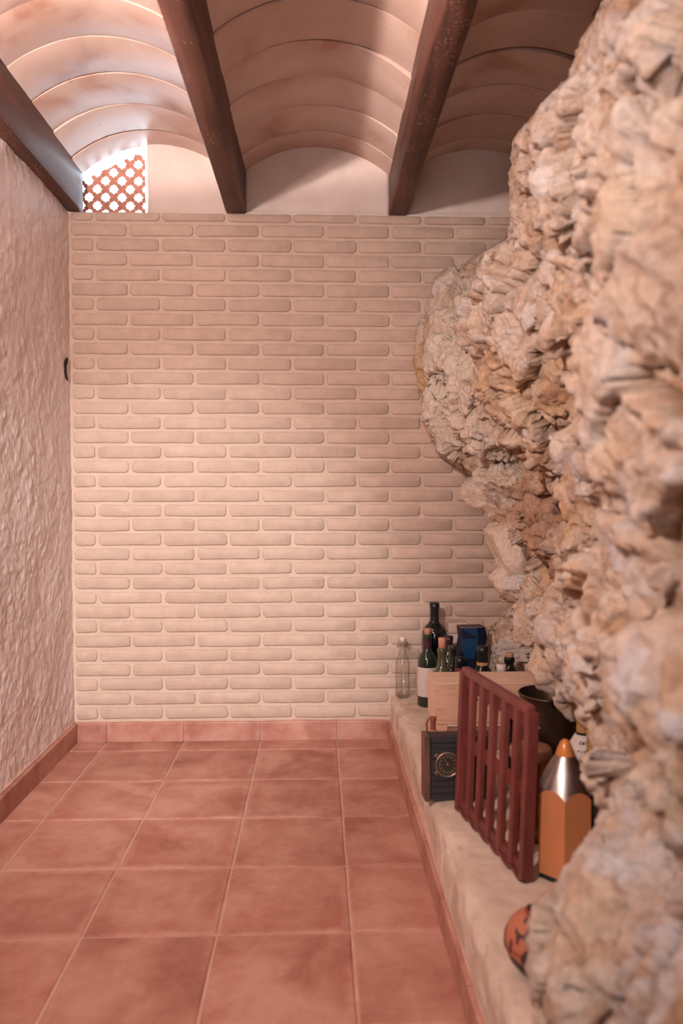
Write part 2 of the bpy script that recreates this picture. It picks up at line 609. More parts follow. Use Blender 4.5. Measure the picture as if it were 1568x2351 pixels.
# numpy noise --------------------------------------------------------
def _hash(ix, iy, s):
    h = (ix.astype(np.int64) * 374761393 + iy.astype(np.int64) * 668265263 + s * 982451653) & 0x7fffffff
    h = ((h ^ (h >> 13)) * 1274126177) & 0x7fffffff
    h = ((h ^ (h >> 16)) * 2246822519) & 0x7fffffff
    return ((h ^ (h >> 15)) & 0xffffff) / float(0xffffff)


def vnoise(x, y, s=0):
    ix, iy = np.floor(x), np.floor(y)
    fx, fy = x - ix, y - iy
    fx = fx * fx * fx * (fx * (fx * 6 - 15) + 10)
    fy = fy * fy * fy * (fy * (fy * 6 - 15) + 10)
    a, b = _hash(ix, iy, s), _hash(ix + 1, iy, s)
    c, d = _hash(ix, iy + 1, s), _hash(ix + 1, iy + 1, s)
    return (a + (b - a) * fx + (c - a) * fy + (a - b - c + d) * fx * fy) * 2 - 1


def fbm(x, y, o=4, s=0, gain=0.5):
    t, a, f = 0, 1.0, 1.0
    for k in range(o):
        t = t + a * vnoise(x * f + 17.3 * k, y * f - 9.1 * k, s + k)
        a *= gain
        f *= 2.03
    return t


def voro(x, y, s=0):
    """nearest cell: F1, F2, random, offset of the point from the cell centre"""
    ix, iy = np.floor(x), np.floor(y)
    f1 = np.full(x.shape, 9.0)
    f2 = np.full(x.shape, 9.0)
    rnd = np.zeros(x.shape)
    dx0 = np.zeros(x.shape)
    dy0 = np.zeros(x.shape)
    ti = np.zeros(x.shape)
    tj = np.zeros(x.shape)
    for i in (-1, 0, 1):
        for j in (-1, 0, 1):
            cx, cy = ix + i, iy + j
            px = cx + 0.1 + 0.8 * _hash(cx, cy, s)
            py = cy + 0.1 + 0.8 * _hash(cx, cy, s + 1)
            dx, dy = x - px, y - py
            d = np.sqrt(dx * dx + dy * dy)
            near = d < f1
            f2 = np.where(near, f1, np.minimum(f2, d))
            f1 = np.where(near, d, f1)
            rnd = np.where(near, _hash(cx, cy, s + 2), rnd)
            ti = np.where(near, _hash(cx, cy, s + 3) * 2 - 1, ti)
            tj = np.where(near, _hash(cx, cy, s + 4) * 2 - 1, tj)
            dx0 = np.where(near, dx, dx0)
            dy0 = np.where(near, dy, dy0)
    return f1, f2, rnd, dx0 * ti + dy0 * tj


def sstep(a, b, x):
    t = np.clip((x - a) / (b - a), 0, 1)
    return t * t * (3 - 2 * t)


# ------------------------------------------------------------------ setting
WY = 3.118        # face of the mortar on the end wall
LX = -0.995       # left wall
ZB = 2.14         # underside of the beams, top of the brickwork
BX = 0.300        # front of the ledge
TP = 0.313        # tile pitch
rng = random.Random(4)

# floor: screed with grout colour, and its tiles one by one
floor = box('floor', (-1.3, -3.3, -0.12), (1.3, 3.3, -0.0035), 'grout')
tag(floor, 'floor of square terracotta tiles with pale grout lines', kind='structure')
tile_meshes = {}


def floor_tile(x0, x1, y0, y1):
    g = 0.0027
    w_, h_ = x1 - x0 - 2 * g, y1 - y0 - 2 * g
    if w_ < 0.01 or h_ < 0.01:
        return
    cx, cy = (x0 + x1) / 2, (y0 + y1) / 2
    key = (round(w_, 4), round(h_, 4), rng.randrange(3))
    if key not in tile_meshes:
        r2 = random.Random(hash(key) & 0xffff)
        pts = []
        for sx, sy in ((-1, -1), (1, -1), (1, 1), (-1, 1)):
            pts.append((sx * w_ / 2, sy * h_ / 2))
        out = []
        for i in range(4):
            a, b = pts[i], pts[(i + 1) % 4]
            for t in (0.012, 0.36, 0.66, 0.988):
                j = r2.uniform(-0.0012, 0.0004)
                nx, ny = (b[1] - a[1]), -(b[0] - a[0])
                L = math.hypot(nx, ny)
                out.append((a[0] + (b[0] - a[0]) * t + nx / L * j, a[1] + (b[1] - a[1]) * t + ny / L * j))
        n = len(out)
        vs = [(x, y, -0.009) for x, y in out] + [(x, y, -0.0022) for x, y in out]
        vs += [(x * (1 - 0.004 / (w_ / 2)), y * (1 - 0.004 / (h_ / 2)), 0.0) for x, y in out]
        fs = []
        for k in (0, 1):
            fs += [(k * n + i, k * n + (i + 1) % n, (k + 1) * n + (i + 1) % n, (k + 1) * n + i) for i in range(n)]
        fs.append(tuple(range(2 * n, 3 * n)))
        me = bpy.data.meshes.new('floor_tile')
        me.from_pydata(vs, [], fs)
        me.materials.append(MATS['floor_tile'])
        tile_meshes[key] = me
    link('floor_tile', tile_meshes[key], None, floor, loc=(cx, cy, rng.uniform(-0.0006, 0.0006)))


xs = [LX] + [-0.860 + TP * k for k in range(4)] + [BX]
xs = sorted(x for x in xs if x <= BX)
ys = [3.0 - TP * k for k in range(0, 10)]
rows = [(3.0, WY)] + [(ys[k + 1], ys[k]) for k in range(9)]
for (y0, y1) in rows:
    for x0, x1 in zip(xs, xs[1:]):
        floor_tile(x0, x1, y0, y1)

# end wall: mortar backing + lunettes + bricks
wall_back = box('wall_back', (-1.6, WY, 0.0), (1.3, WY + 0.14, ZB), 'mortar')
tag(wall_back, 'end wall of pale pink painted bricks in raised courses', kind='structure')
for x0, x1 in ((-0.68, -0.36), (-0.29, 0.29), (0.36, 1.3), (-1.6, -0.985)):
    n, mz = max(3, int((x1 - x0) / 0.012)), 30
    uu, vv = np.meshgrid(np.linspace(x0, x1, n), np.linspace(ZB - 0.003, 2.46, mz), indexing='ij')
    dd = WY + 0.006 + 0.003 * fbm(uu * 16, vv * 9, 4, 31)
    dd = dd - 0.012 * np.exp(-((vv - ZB) / 0.007) ** 2)
    front = grid_mesh('lunette', np.stack([uu, dd, vv], -1), flip=True)
    bm = bmesh.new()
    bm.from_mesh(front)
    be = [e for e in bm.edges if e.is_boundary]
    ret = bmesh.ops.extrude_edge_only(bm, edges=be)
    for v in ret['geom']:
        if isinstance(v, bmesh.types.BMVert):
            v.co.y = WY + 0.14
    me = bm_mesh('lunette', bm)
    link('lunette', me, 'plaster_white', wall_back, smooth=True)

brick_cache = {}


def brick_mesh(L, H, variant):
    key = (round(L, 3), round(H, 3), variant)
    if key in brick_cache:
        return brick_cache[key]
    r2 = random.Random(variant * 977 + int(L * 1000))
    c = r2.uniform(0.007, 0.013)
    base = []
    hl, hh = L / 2, H / 2
    base += [(-hl, -hh + c), (-hl + c * 0.35, -hh + c * 0.35), (-hl + c, -hh)]
    base += [(-hl * 0.35, -hh), (hl * 0.3, -hh)]
    base += [(hl - c, -hh), (hl - c * 0.35, -hh + c * 0.35), (hl, -hh + c)]
    base += [(hl, hh - c), (hl - c * 0.35, hh - c * 0.35), (hl - c, hh)]
    base += [(hl * 0.35, hh), (-hl * 0.3, hh)]
    base += [(-hl + c, hh), (-hl + c * 0.35, hh - c * 0.35), (-hl, hh - c)]
    base = [(x + r2.uniform(-.0018, .0018), z + r2.uniform(-.0016, .0016)) for x, z in base]
    n = len(base)
    vs = [(x, 0.002, z) for x, z in base]
    vs += [(x * (1 - .0008 / hl), -0.0055, z * (1 - .0008 / hh)) for x, z in base]
    vs += [(x * (1 - .0036 / hl), -0.0085 + r2.uniform(-.0008, .0008), z * (1 - .0036 / hh)) for x, z in base]
    fs = []
    for k in (0, 1):
        fs += [(k * n + i, k * n + (i + 1) % n, (k + 1) * n + (i + 1) % n, (k + 1) * n + i) for i in range(n)]
    fs.append(tuple(range(2 * n, 3 * n)))
    me = bpy.data.meshes.new('brick')
    me.from_pydata(vs, [], fs)
    me.materials.append(MATS['brick'])
    me.shade_smooth()
    brick_cache[key] = me
    return me


BP, CP, JT = 0.2635, 0.0592, 0.0125     # brick pitch, course pitch, joint
z_top = CAMZ + (1120 - 540) / FPX * WY  # centre of the first whole course
edge_l, edge_r = LX + 0.012, 1.12
for r in range(-1, 34):
    zc = z_top - r * CP
    H = CP - JT + rng.uniform(-.0015, .0015)
    if r == -1:
        H, zc = 0.032, ZB - 0.0185
    if zc < 0.09:
        continue
    off = -0.758 if (r % 2 == 0) else -0.8915
    joints = [off + BP * k for k in range(-1, 9)]
    for a, b_ in zip(joints, joints[1:]):
        x0, x1 = max(a, edge_l - JT / 2), min(b_, edge_r)
        if x1 - x0 < 0.05:
            continue
        L = x1 - x0 - JT
        full = abs(L - (BP - JT)) < 0.002
        L = round(L + (rng.choice((-.002, 0, .002)) if full else 0), 3)
        link('brick', brick_mesh(L, round(H, 3), rng.randrange(5)), None, wall_back,
             loc=((x0 + x1) / 2, WY, zc + rng.uniform(-.0012, .0012)),
             rot=(0, rng.uniform(-.004, .004), 0))

# left wall: hand-trowelled plaster in relief, with the rest of the enclosure
def relief_wall(name, y0, y1, z0, z1):
    n, mz = int((y1 - y0) / 0.0045), int((z1 - z0) / 0.006)
    yy, zz = np.meshgrid(np.linspace(y0, y1, n), np.linspace(z0, z1, mz), indexing='ij')
    h = 0.0014 * fbm(yy * 30, zz * 36, 5, 3, 0.62) + 0.004 * fbm(yy * 4, zz * 3, 3, 77)
    w1 = 0.6 * fbm(yy * 9, zz * 9, 2, 5)
    fl = fbm(yy * 22 + w1, zz * 22 + w1, 5, 50, 0.65)
    h += 0.0015 * sstep(0.10, 0.45, fl)
    xx = LX + h
    me = grid_mesh(name, np.stack([xx, yy, zz], -1))
    bm = bmesh.new()
    bm.from_mesh(me)
    be = [e for e in bm.edges if e.is_boundary]
    ret = bmesh.ops.extrude_edge_only(bm, edges=be)
    for v in ret['geom']:
        if isinstance(v, bmesh.types.BMVert):
            v.co.x = LX - 0.25
    return bm_mesh(name, bm)


wall_left = link('wall_left', relief_wall('wall_left', 1.9, WY + 0.02, 0.0, 2.30), 'plaster_left', smooth=True)
tag(wall_left, 'left wall of rough pinkish trowelled plaster', kind='structure')
# torn paint at the corner beside the bricks
cz = CAMZ + (1120 - 850) / FPX * 3.05
torn = [(-.0015, .047), (.003, .030), (.0045, .012), (.004, -.015), (.001, -.040), (-.0015, -.044), (.0015, -.020), (.002, .008), (-.001, .028)]
link('paint_tear', extrude_poly('paint_tear', torn, lambda u, v, d: (LX + d, 3.070 - u * 5.5, cz + v), 0.0, 0.0055), 'crack_dark', wall_left)

for nm, lo, hi in (('wall_left_near', (LX - 0.25, -3.3, 0), (LX, 1.9, 2.46)),
                   ('wall_rear', (-1.25, -3.45, 0), (1.3, -3.3, 2.5)),
                   ('wall_right', (1.3, -3.3, 0), (1.45, 3.3, 2.5))):
    tag(box(nm, lo, hi, 'plaster_dim'), kind='structure')
ceiling = box('ceiling', (-1.3, -3.4, 2.47), (1.4, WY + 0.14, 2.6), 'plaster_dim')
tag(ceiling, 'ceiling of curved ceramic tiles vaulted between dark timber beams', kind='structure')

# vault tiles
HALF, ZS, ZA = 0.292, 2.305, 2.412
RISE = ZA - ZS
RAD = (HALF * HALF + RISE * RISE) / (2 * RISE)
vault_cache = {}


def vault_mesh(var, L):
    key = (var, round(L, 3))
    if key in vault_cache:
        return vault_cache[key]
    r2 = random.Random(var * 31 + 5)
    seg = 22
    amax = math.asin((HALF + 0.012) / RAD)
    t = 0.028
    wob = [r2.uniform(-.0016, .0016) for _ in range(seg + 1)]
    lip = 0.0003
    vs, fs = [], []
    for iy, (yy, dz) in enumerate(((-L / 2, -lip), (-L / 2 + 0.006, -lip - 0.001), (L / 2 - 0.005, 0.0), (L / 2, 0.002))):
        for i in range(seg + 1):
            a = -amax + 2 * amax * i / seg
            x = RAD * math.sin(a)
            z = RAD * math.cos(a) - RAD + ZA
            vs.append((x, yy + (wob[i] if iy in (0, 3) else 0), z + dz))
    m = seg + 1
    for iy, (yy, dz) in enumerate(((L / 2, 0.002), (-L / 2, -lip))):
        for i in range(m):
            a = -amax + 2 * amax * i / seg
            vs.append((RAD * math.sin(a) * 1.02, yy, RAD * math.cos(a) - RAD + ZA + t + dz))
    for k in range(6):
        k2 = (k + 1) % 6
        for i in range(seg):
            fs.append((k * m + i, k * m + i + 1, k2 * m + i + 1, k2 * m + i))
    me = bpy.data.meshes.new('vault_tile')
    me.from_pydata(vs, [], fs)
    bm = bmesh.new()
    bm.from_mesh(me)
    bmesh.ops.recalc_face_normals(bm, faces=bm.faces)
    bm.to_mesh(me)
    bm.free()
    me.materials.append(MATS['vault_tile'])
    me.shade_smooth()
    me.set_sharp_from_angle(angle=math.radians(40))
    vault_cache[key] = me
    return me


BEAMX = [-0.980, -0.3265, 0.3275, 0.981]
VY = [WY + 0.02, 2.996, 2.795] + [2.590 - 0.204 * k for k in range(0, 13)]
for c in range(3):
    vx = (BEAMX[c] + BEAMX[c + 1]) / 2
    sh = (0.004, -0.006, 0.030)[c]
    for k in range(len(VY) - 1):
        y1, y0 = VY[k] + (sh if k else 0), VY[k + 1] + sh
        L = round(y1 - y0 - 0.0035, 3)
        link('vault_tile', vault_mesh(rng.randrange(5), L), None, ceiling,
             loc=(vx, (y0 + y1) / 2, rng.uniform(-.0022, .0022)), rot=(rng.uniform(-.004, .004), rng.uniform(-.005, .005), 0))


def beam(bx, label):
    n = 90
    yy = np.linspace(-3.3, WY + 0.02, n)
    prof = []
    w2, z0, z1, c = 0.0375, ZB, 2.44, 0.004
    sec = [(-w2, z1), (-w2, z0 + c), (-w2 + c, z0), (w2 - c, z0), (w2, z0 + c), (w2, z1)]
    P = np.zeros((n, len(sec), 3))
    for j, (x, z) in enumerate(sec):
        wob = 0.0016 * fbm(yy * 5 + j * 7.7, yy * 0 + bx * 9, 3, 60 + j)
        P[:, j, 0] = bx + x + wob
        P[:, j, 1] = yy
        P[:, j, 2] = z + (0.0012 * fbm(yy * 4, yy * 0 + j, 3, 90) if z < 2.3 else 0)
    me = grid_mesh('ceiling_beam', P)
    bm = bmesh.new()
    bm.from_mesh(me)
    bmesh.ops.holes_fill(bm, edges=[e for e in bm.edges if e.is_boundary], sides=0)
    me = bm_mesh('ceiling_beam', bm)
    o = link('ceiling_beam', me, 'beam_wood')
    return tag(o, label, 'beam', 'dark timber ceiling beams')


beam(BEAMX[0], 'dark timber beam running along the top of the left plaster wall')
beam(BEAMX[1], 'dark timber beam with pale spatter, between the lattice vault and the middle vault')
beam(BEAMX[2], 'dark timber beam on the right, nearest to the rock face')

# baseboards: tiles one by one
def base_tile_mesh(L, H, T):
    bm = box_bm((-L / 2, 0, 0), (L / 2, T, H))
    top = [e for e in bm.edges if all(abs(v.co.z - H) < 1e-6 and abs(v.co.y) < 1e-6 for v in e.verts)]
    bmesh.ops.bevel(bm, geom=top, offset=0.005, segments=2, profile=0.5, affect='EDGES')
    me = bm_mesh('skirting_tile', bm)
    me.materials.append(MATS['base_tile'])
    return me


def skirting(name, label, spans, place, H, T):
    root = box(name, *place['back'], 'grout')
    tag(root, label, kind='structure')
    for a, b_ in spans:
        me = base_tile_mesh(b_ - a - 0.004, H, T)
        loc, rz = place['at']((a + b_) / 2)
        link('skirting_tile', me, None, root, loc=loc, rot=(0, 0, rz))


HB = 0.079
sx = [LX + 0.012] + [-0.860 + TP * k for k in range(4)] + [BX - 0.008]
skirting('baseboard_back', 'terracotta skirting tiles along the foot of the brick wall', list(zip(sx, sx[1:])),
         {'back': ((LX, WY - 0.004, 0), (BX, WY + 0.01, HB + 0.004)), 'at': lambda m: ((m, WY - 0.013, 0.0005), 0)}, HB, 0.011)
sy = [3.105, 3.0 - 0.02, 2.68, 2.36, 2.05, 1.74, 1.43, 1.12]
skirting('baseboard_left', 'terracotta skirting tiles along the foot of the left wall', [(b_, a) for a, b_ in zip(sy, sy[1:])],
         {'back': ((LX - 0.01, 1.1, 0), (LX + 0.006, WY, HB + 0.006)), 'at': lambda m: ((LX + 0.017, m, 0.0005), PI / 2)}, HB, 0.011)
sy = [3.105] + [3.0 - TP * k for k in range(0, 9)]
skirting('baseboard_ledge', 'terracotta skirting tiles along the foot of the plastered ledge', [(b_, a) for a, b_ in zip(sy, sy[1:])],
         {'back': ((BX - 0.003, 0.5, 0), (BX + 0.01, WY, HB + 0.003)), 'at': lambda m: ((BX - 0.012, m, 0.0005), -PI / 2)}, HB - 0.004, 0.011)

# ledge (plastered masonry bench)
def ledge_mesh():
    ny = 420
    yy = np.linspace(-0.4, WY + 0.01, ny)
    sec = [(0.0, 0.0), (0.0, 0.04)]
    sec += [(0.002, z) for z in np.linspace(0.06, 0.155, 12)]
    for a in np.linspace(0, PI / 2, 9)[1:]:
        sec.append((0.002 + 0.030 * (1 - math.cos(a)), 0.165 + 0.032 * math.sin(a)))
    sec += [(x, 0.198 + 0.002) for x in np.linspace(0.045, 0.75, 70)]
    sec = np.array(sec)
    Yg = np.repeat(yy[:, None], len(sec), 1)
    Xg = BX + np.repeat(sec[None, :, 0], ny, 0)
    Zg = np.repeat(sec[None, :, 1], ny, 0)
    s = np.repeat(np.arange(len(sec))[None, :] / 14.0, ny, 0)
    wave = 0.006 * fbm(Yg * 3.1, s * 0.6, 3, 11)
    f = sstep(0.05, 0.09, Zg)
    chip = np.clip(fbm(Yg * 16, s * 6.0, 4, 21) - 0.35, 0, 1)
    rough = 0.0028 * fbm(Yg * 34, Xg * 34 + Zg * 34, 4, 15)
    front = 1 - sstep(0.02, 0.07, Xg - BX)
    Xn = Xg + f * front * (wave + rough + 0.010 * chip * sstep(0.09, 0.15, Zg))
    Zn = Zg + sstep(0.15, 0.2, Zg) * (rough * 0.7 - 0.006 * front * chip)
    return grid_mesh('stone_ledge', np.stack([Xn, Yg, Zn], -1))


ledge = link('stone_ledge', ledge_mesh(), 'ledge', smooth=True)
tag(ledge, 'low plastered masonry ledge at the foot of the rock face', 'ledge')
ZL = 0.2005      # top of the ledge

# ------------------------------------------------------------------ rock face
OUT = np.array([(-1400, 1500), (-300, 1440), (0, 1388), (100, 1332), (190, 1303), (235, 1250), (260, 1232), (330, 1178), (420, 1168),
                (490, 1174), (552, 1166), (575, 1120), (600, 1060), (640, 985), (720, 960), (820, 946), (950, 963), (1040, 1003),
                (1085, 1075), (1100, 1088), (1118, 1090), (1135, 1074), (1158, 1060), (1180, 1078), (1195, 1100), (1250, 1110), (1300, 1124), (1345, 1133), (1362, 1160),
                (1378, 1180), (1400, 1172), (1430, 1150), (1450, 1112), (1500, 1085), (1700, 1085), (1780, 1200), (1880, 1385), (1925, 1335), (2020, 1252),
                (2100, 1236), (2170, 1216), (2260, 1211), (2351, 1240), (3200, 1240), (6000, 1240)], float)

# masses: centre Y, centre Z, back X, radii in Y, Z, X
MASS = [
    (3.00, 1.50, 0.80, 0.40, 0.50, 0.405),
    (2.75, 1.42, 0.80, 0.30, 0.34, 0.35),
    (2.16, 1.46, 0.82, 0.42, 0.42, 0.365),
    (1.88, 1.90, 0.80, 0.42, 0.50, 0.345),
    (1.42, 1.86, 0.80, 0.36, 0.60, 0.35),
    (1.42, 1.32, 0.82, 0.30, 0.34, 0.37),
    (1.00, 1.30, 0.80, 0.50, 0.66, 0.40),
    (0.95, 0.74, 0.80, 0.36, 0.36, 0.40),
    (0.55, 1.1, 0.80, 0.42, 0.9, 0.43),
    (2.66, 1.005, 0.85, 0.22, 0.10, 0.30),
    (2.66, 0.80, 0.86, 0.25, 0.16, 0.23),
    (2.50, 0.66, 0.90, 0.20, 0.10, 0.25),
    (2.25, 0.68, 0.88, 0.20, 0.15, 0.26),
    (2.20, 1.00, 0.90, 0.30, 0.26, 0.32),
    (1.95, 0.66, 0.88, 0.22, 0.18, 0.29),
    (1.75, 0.68, 0.87, 0.22, 0.19, 0.345),
    (1.75, 0.95, 0.88, 0.26, 0.28, 0.34),
    (1.50, 0.65, 0.85, 0.20, 0.18, 0.32),
    (1.40, 0.80, 0.84, 0.26, 0.30, 0.355),
    (1.25, 0.53, 0.78, 0.16, 0.14, 0.32),
    (1.06, 0.33, 0.62, 0.17, 0.25, 0.325),
    (0.72, 0.30, 0.72, 0.34, 0.40, 0.38),
    (3.08, 0.30, 0.98, 0.32, 0.33, 0.40),
    (2.55, 0.30, 1.05, 0.60, 0.28, 0.22),
]
# clefts: Y, Z, half length in Y, half width in Z, slope, depth
CLEFT = [(1.52, 1.235, 0.15, 0.022, -0.10, 0.20), (2.02, 0.995, 0.22, 0.045, 0.25, 0.26), (2.62, 0.905, 0.24, 0.020, 0.0, 0.14),
         (1.02, 1.60, 0.14, 0.03, 0.5, 0.18), (1.12, 1.33, 0.14, 0.012, 0.8, 0.06), (2.12, 1.13, 0.16, 0.014, -0.5, 0.07),
         (1.85, 0.84, 0.16, 0.02, 0.6, 0.09), (2.42, 1.30, 0.12, 0.010, 0.5, 0.05), (2.85, 1.38, 0.05, 0.014, 0.9, 0.035),
         (0.95, 0.90, 0.16, 0.016, -0.4, 0.06), (1.60, 1.55, 0.16, 0.012, 0.9, 0.05)]
# hollows the things on the ledge stand in: y0, y1, z0, z1, least X
HOLLOW = [(1.17, 1.45, 0.0, 0.345, 0.465), (1.32, 2.25, 0.0, 0.485, 0.75), (2.1, 2.80, 0.0, 0.50, 0.80), (2.76, 2.92, 0.0, 0.54, 0.665),
          (2.90, 3.02, 0.0, 0.54, 0.62)]


def rock_env(Yg, Zg):
    py = 1120 - (Zg - CAMZ) / Yg.clip(0.3) * FPX
    env = (np.interp(py, OUT[:, 0], OUT[:, 1]) - 729) / FPX * Yg
    return np.where(Yg > 0.8, env, 0.26)


def rock_clip(X, Yg, Zg, D):
    E = rock_env(Yg, Zg) + 0.009 * D
    t = (X - E) / 0.016
    X = E + 0.016 * np.where(t > 20, t, np.log1p(np.exp(np.minimum(t, 20)))) - 0.004
    for y0, y1, z0, z1, xm in HOLLOW:
        k = sstep(y0 - 0.03, y0, Yg) * (1 - sstep(y1, y1 + 0.03, Yg)) * (1 - sstep(z1, z1 + 0.03, Zg))
        X = np.where(k > 0, np.maximum(X, (xm + 0.02 * D) * k + (1 - k) * X), X)
    return X


def rock_field(Yg, Zg):
    wy = Yg + 0.045 * fbm(Yg * 5, Zg * 5, 4, 101) + 0.010 * fbm(Yg * 22, Zg * 22, 3, 131)
    wz = Zg + 0.040 * fbm(Yg * 5 + 40, Zg * 5, 4, 111) + 0.010 * fbm(Yg * 22 + 9, Zg * 22, 3, 141)
    X = 0.83 + 0.05 * fbm(Yg * 3, Zg * 3, 3, 5)
    for cy, cz_, cx, ry, rz, rx in MASS:
        q = ((wy - cy) / ry) ** 2 + ((wz - cz_) / rz) ** 2
        s = np.sqrt(np.clip(1 - q, 0, 1))
        X = np.where(q < 1, np.minimum(X, cx - rx * s ** 0.8), X)
    for cy, cz_, ly, lz, sl, dp in CLEFT:
        dy = (wy - cy) / ly
        dz = (wz - cz_ - sl * (wy - cy)) / lz
        X = X + dp * np.exp(-dz * dz) * np.exp(-dy * dy * dy * dy)
    return rock_clip(X, Yg, Zg, 0 * X)


def _hash3(ix, iy, iz, s):
    return _hash(ix + 57.0 * iz, iy - 131.0 * iz, s)


def voro3(P, scale, s):
    q = P * scale
    b = np.floor(q)
    n = len(P)
    f1 = np.full(n, 9.0)
    f2 = np.full(n, 9.0)
    rnd = np.zeros(n)
    til = np.zeros(n)
    for i in (-1, 0, 1):
        for j in (-1, 0, 1):
            for k in (-1, 0, 1):
                c = b + np.array((i, j, k), float)
                cx, cy, cz_ = c[:, 0], c[:, 1], c[:, 2]
                d = q - (c + 0.12 + 0.76 * np.stack([_hash3(cx, cy, cz_, s + t) for t in range(3)], -1))
                dist = np.sqrt((d * d).sum(-1))
                m = dist < f1
                f2 = np.where(m, f1, np.minimum(f2, dist))
                f1 = np.where(m, dist, f1)
                if m.any():
                    cm = (cx[m], cy[m], cz_[m])
                    rnd[m] = _hash3(*cm, s + 5)
                    dd = d[m]
                    til[m] = sum(dd[:, t] * (_hash3(*cm, s + 6 + t) * 2 - 1) for t in range(3))
    return f1, f2, rnd, til


def vn3(P, scale, s):
    q = P * scale
    b = np.floor(q)
    f = q - b
    f = f * f * (3 - 2 * f)
    t = 0
    for i in (0, 1):
        for j in (0, 1):
            for k in (0, 1):
                wgt = (f[:, 0] if i else 1 - f[:, 0]) * (f[:, 1] if j else 1 - f[:, 1]) * (f[:, 2] if k else 1 - f[:, 2])
                t = t + wgt * _hash3(b[:, 0] + i, b[:, 1] + j, b[:, 2] + k, s)
    return t * 2 - 1


def fbm3(P, scale, o, s, gain=0.5):
    t, a = 0, 1.0
    for k in range(o):
        t = t + a * vn3(P + 3.7 * k, scale * 2.03 ** k, s + 11 * k)
        a *= gain
    return t


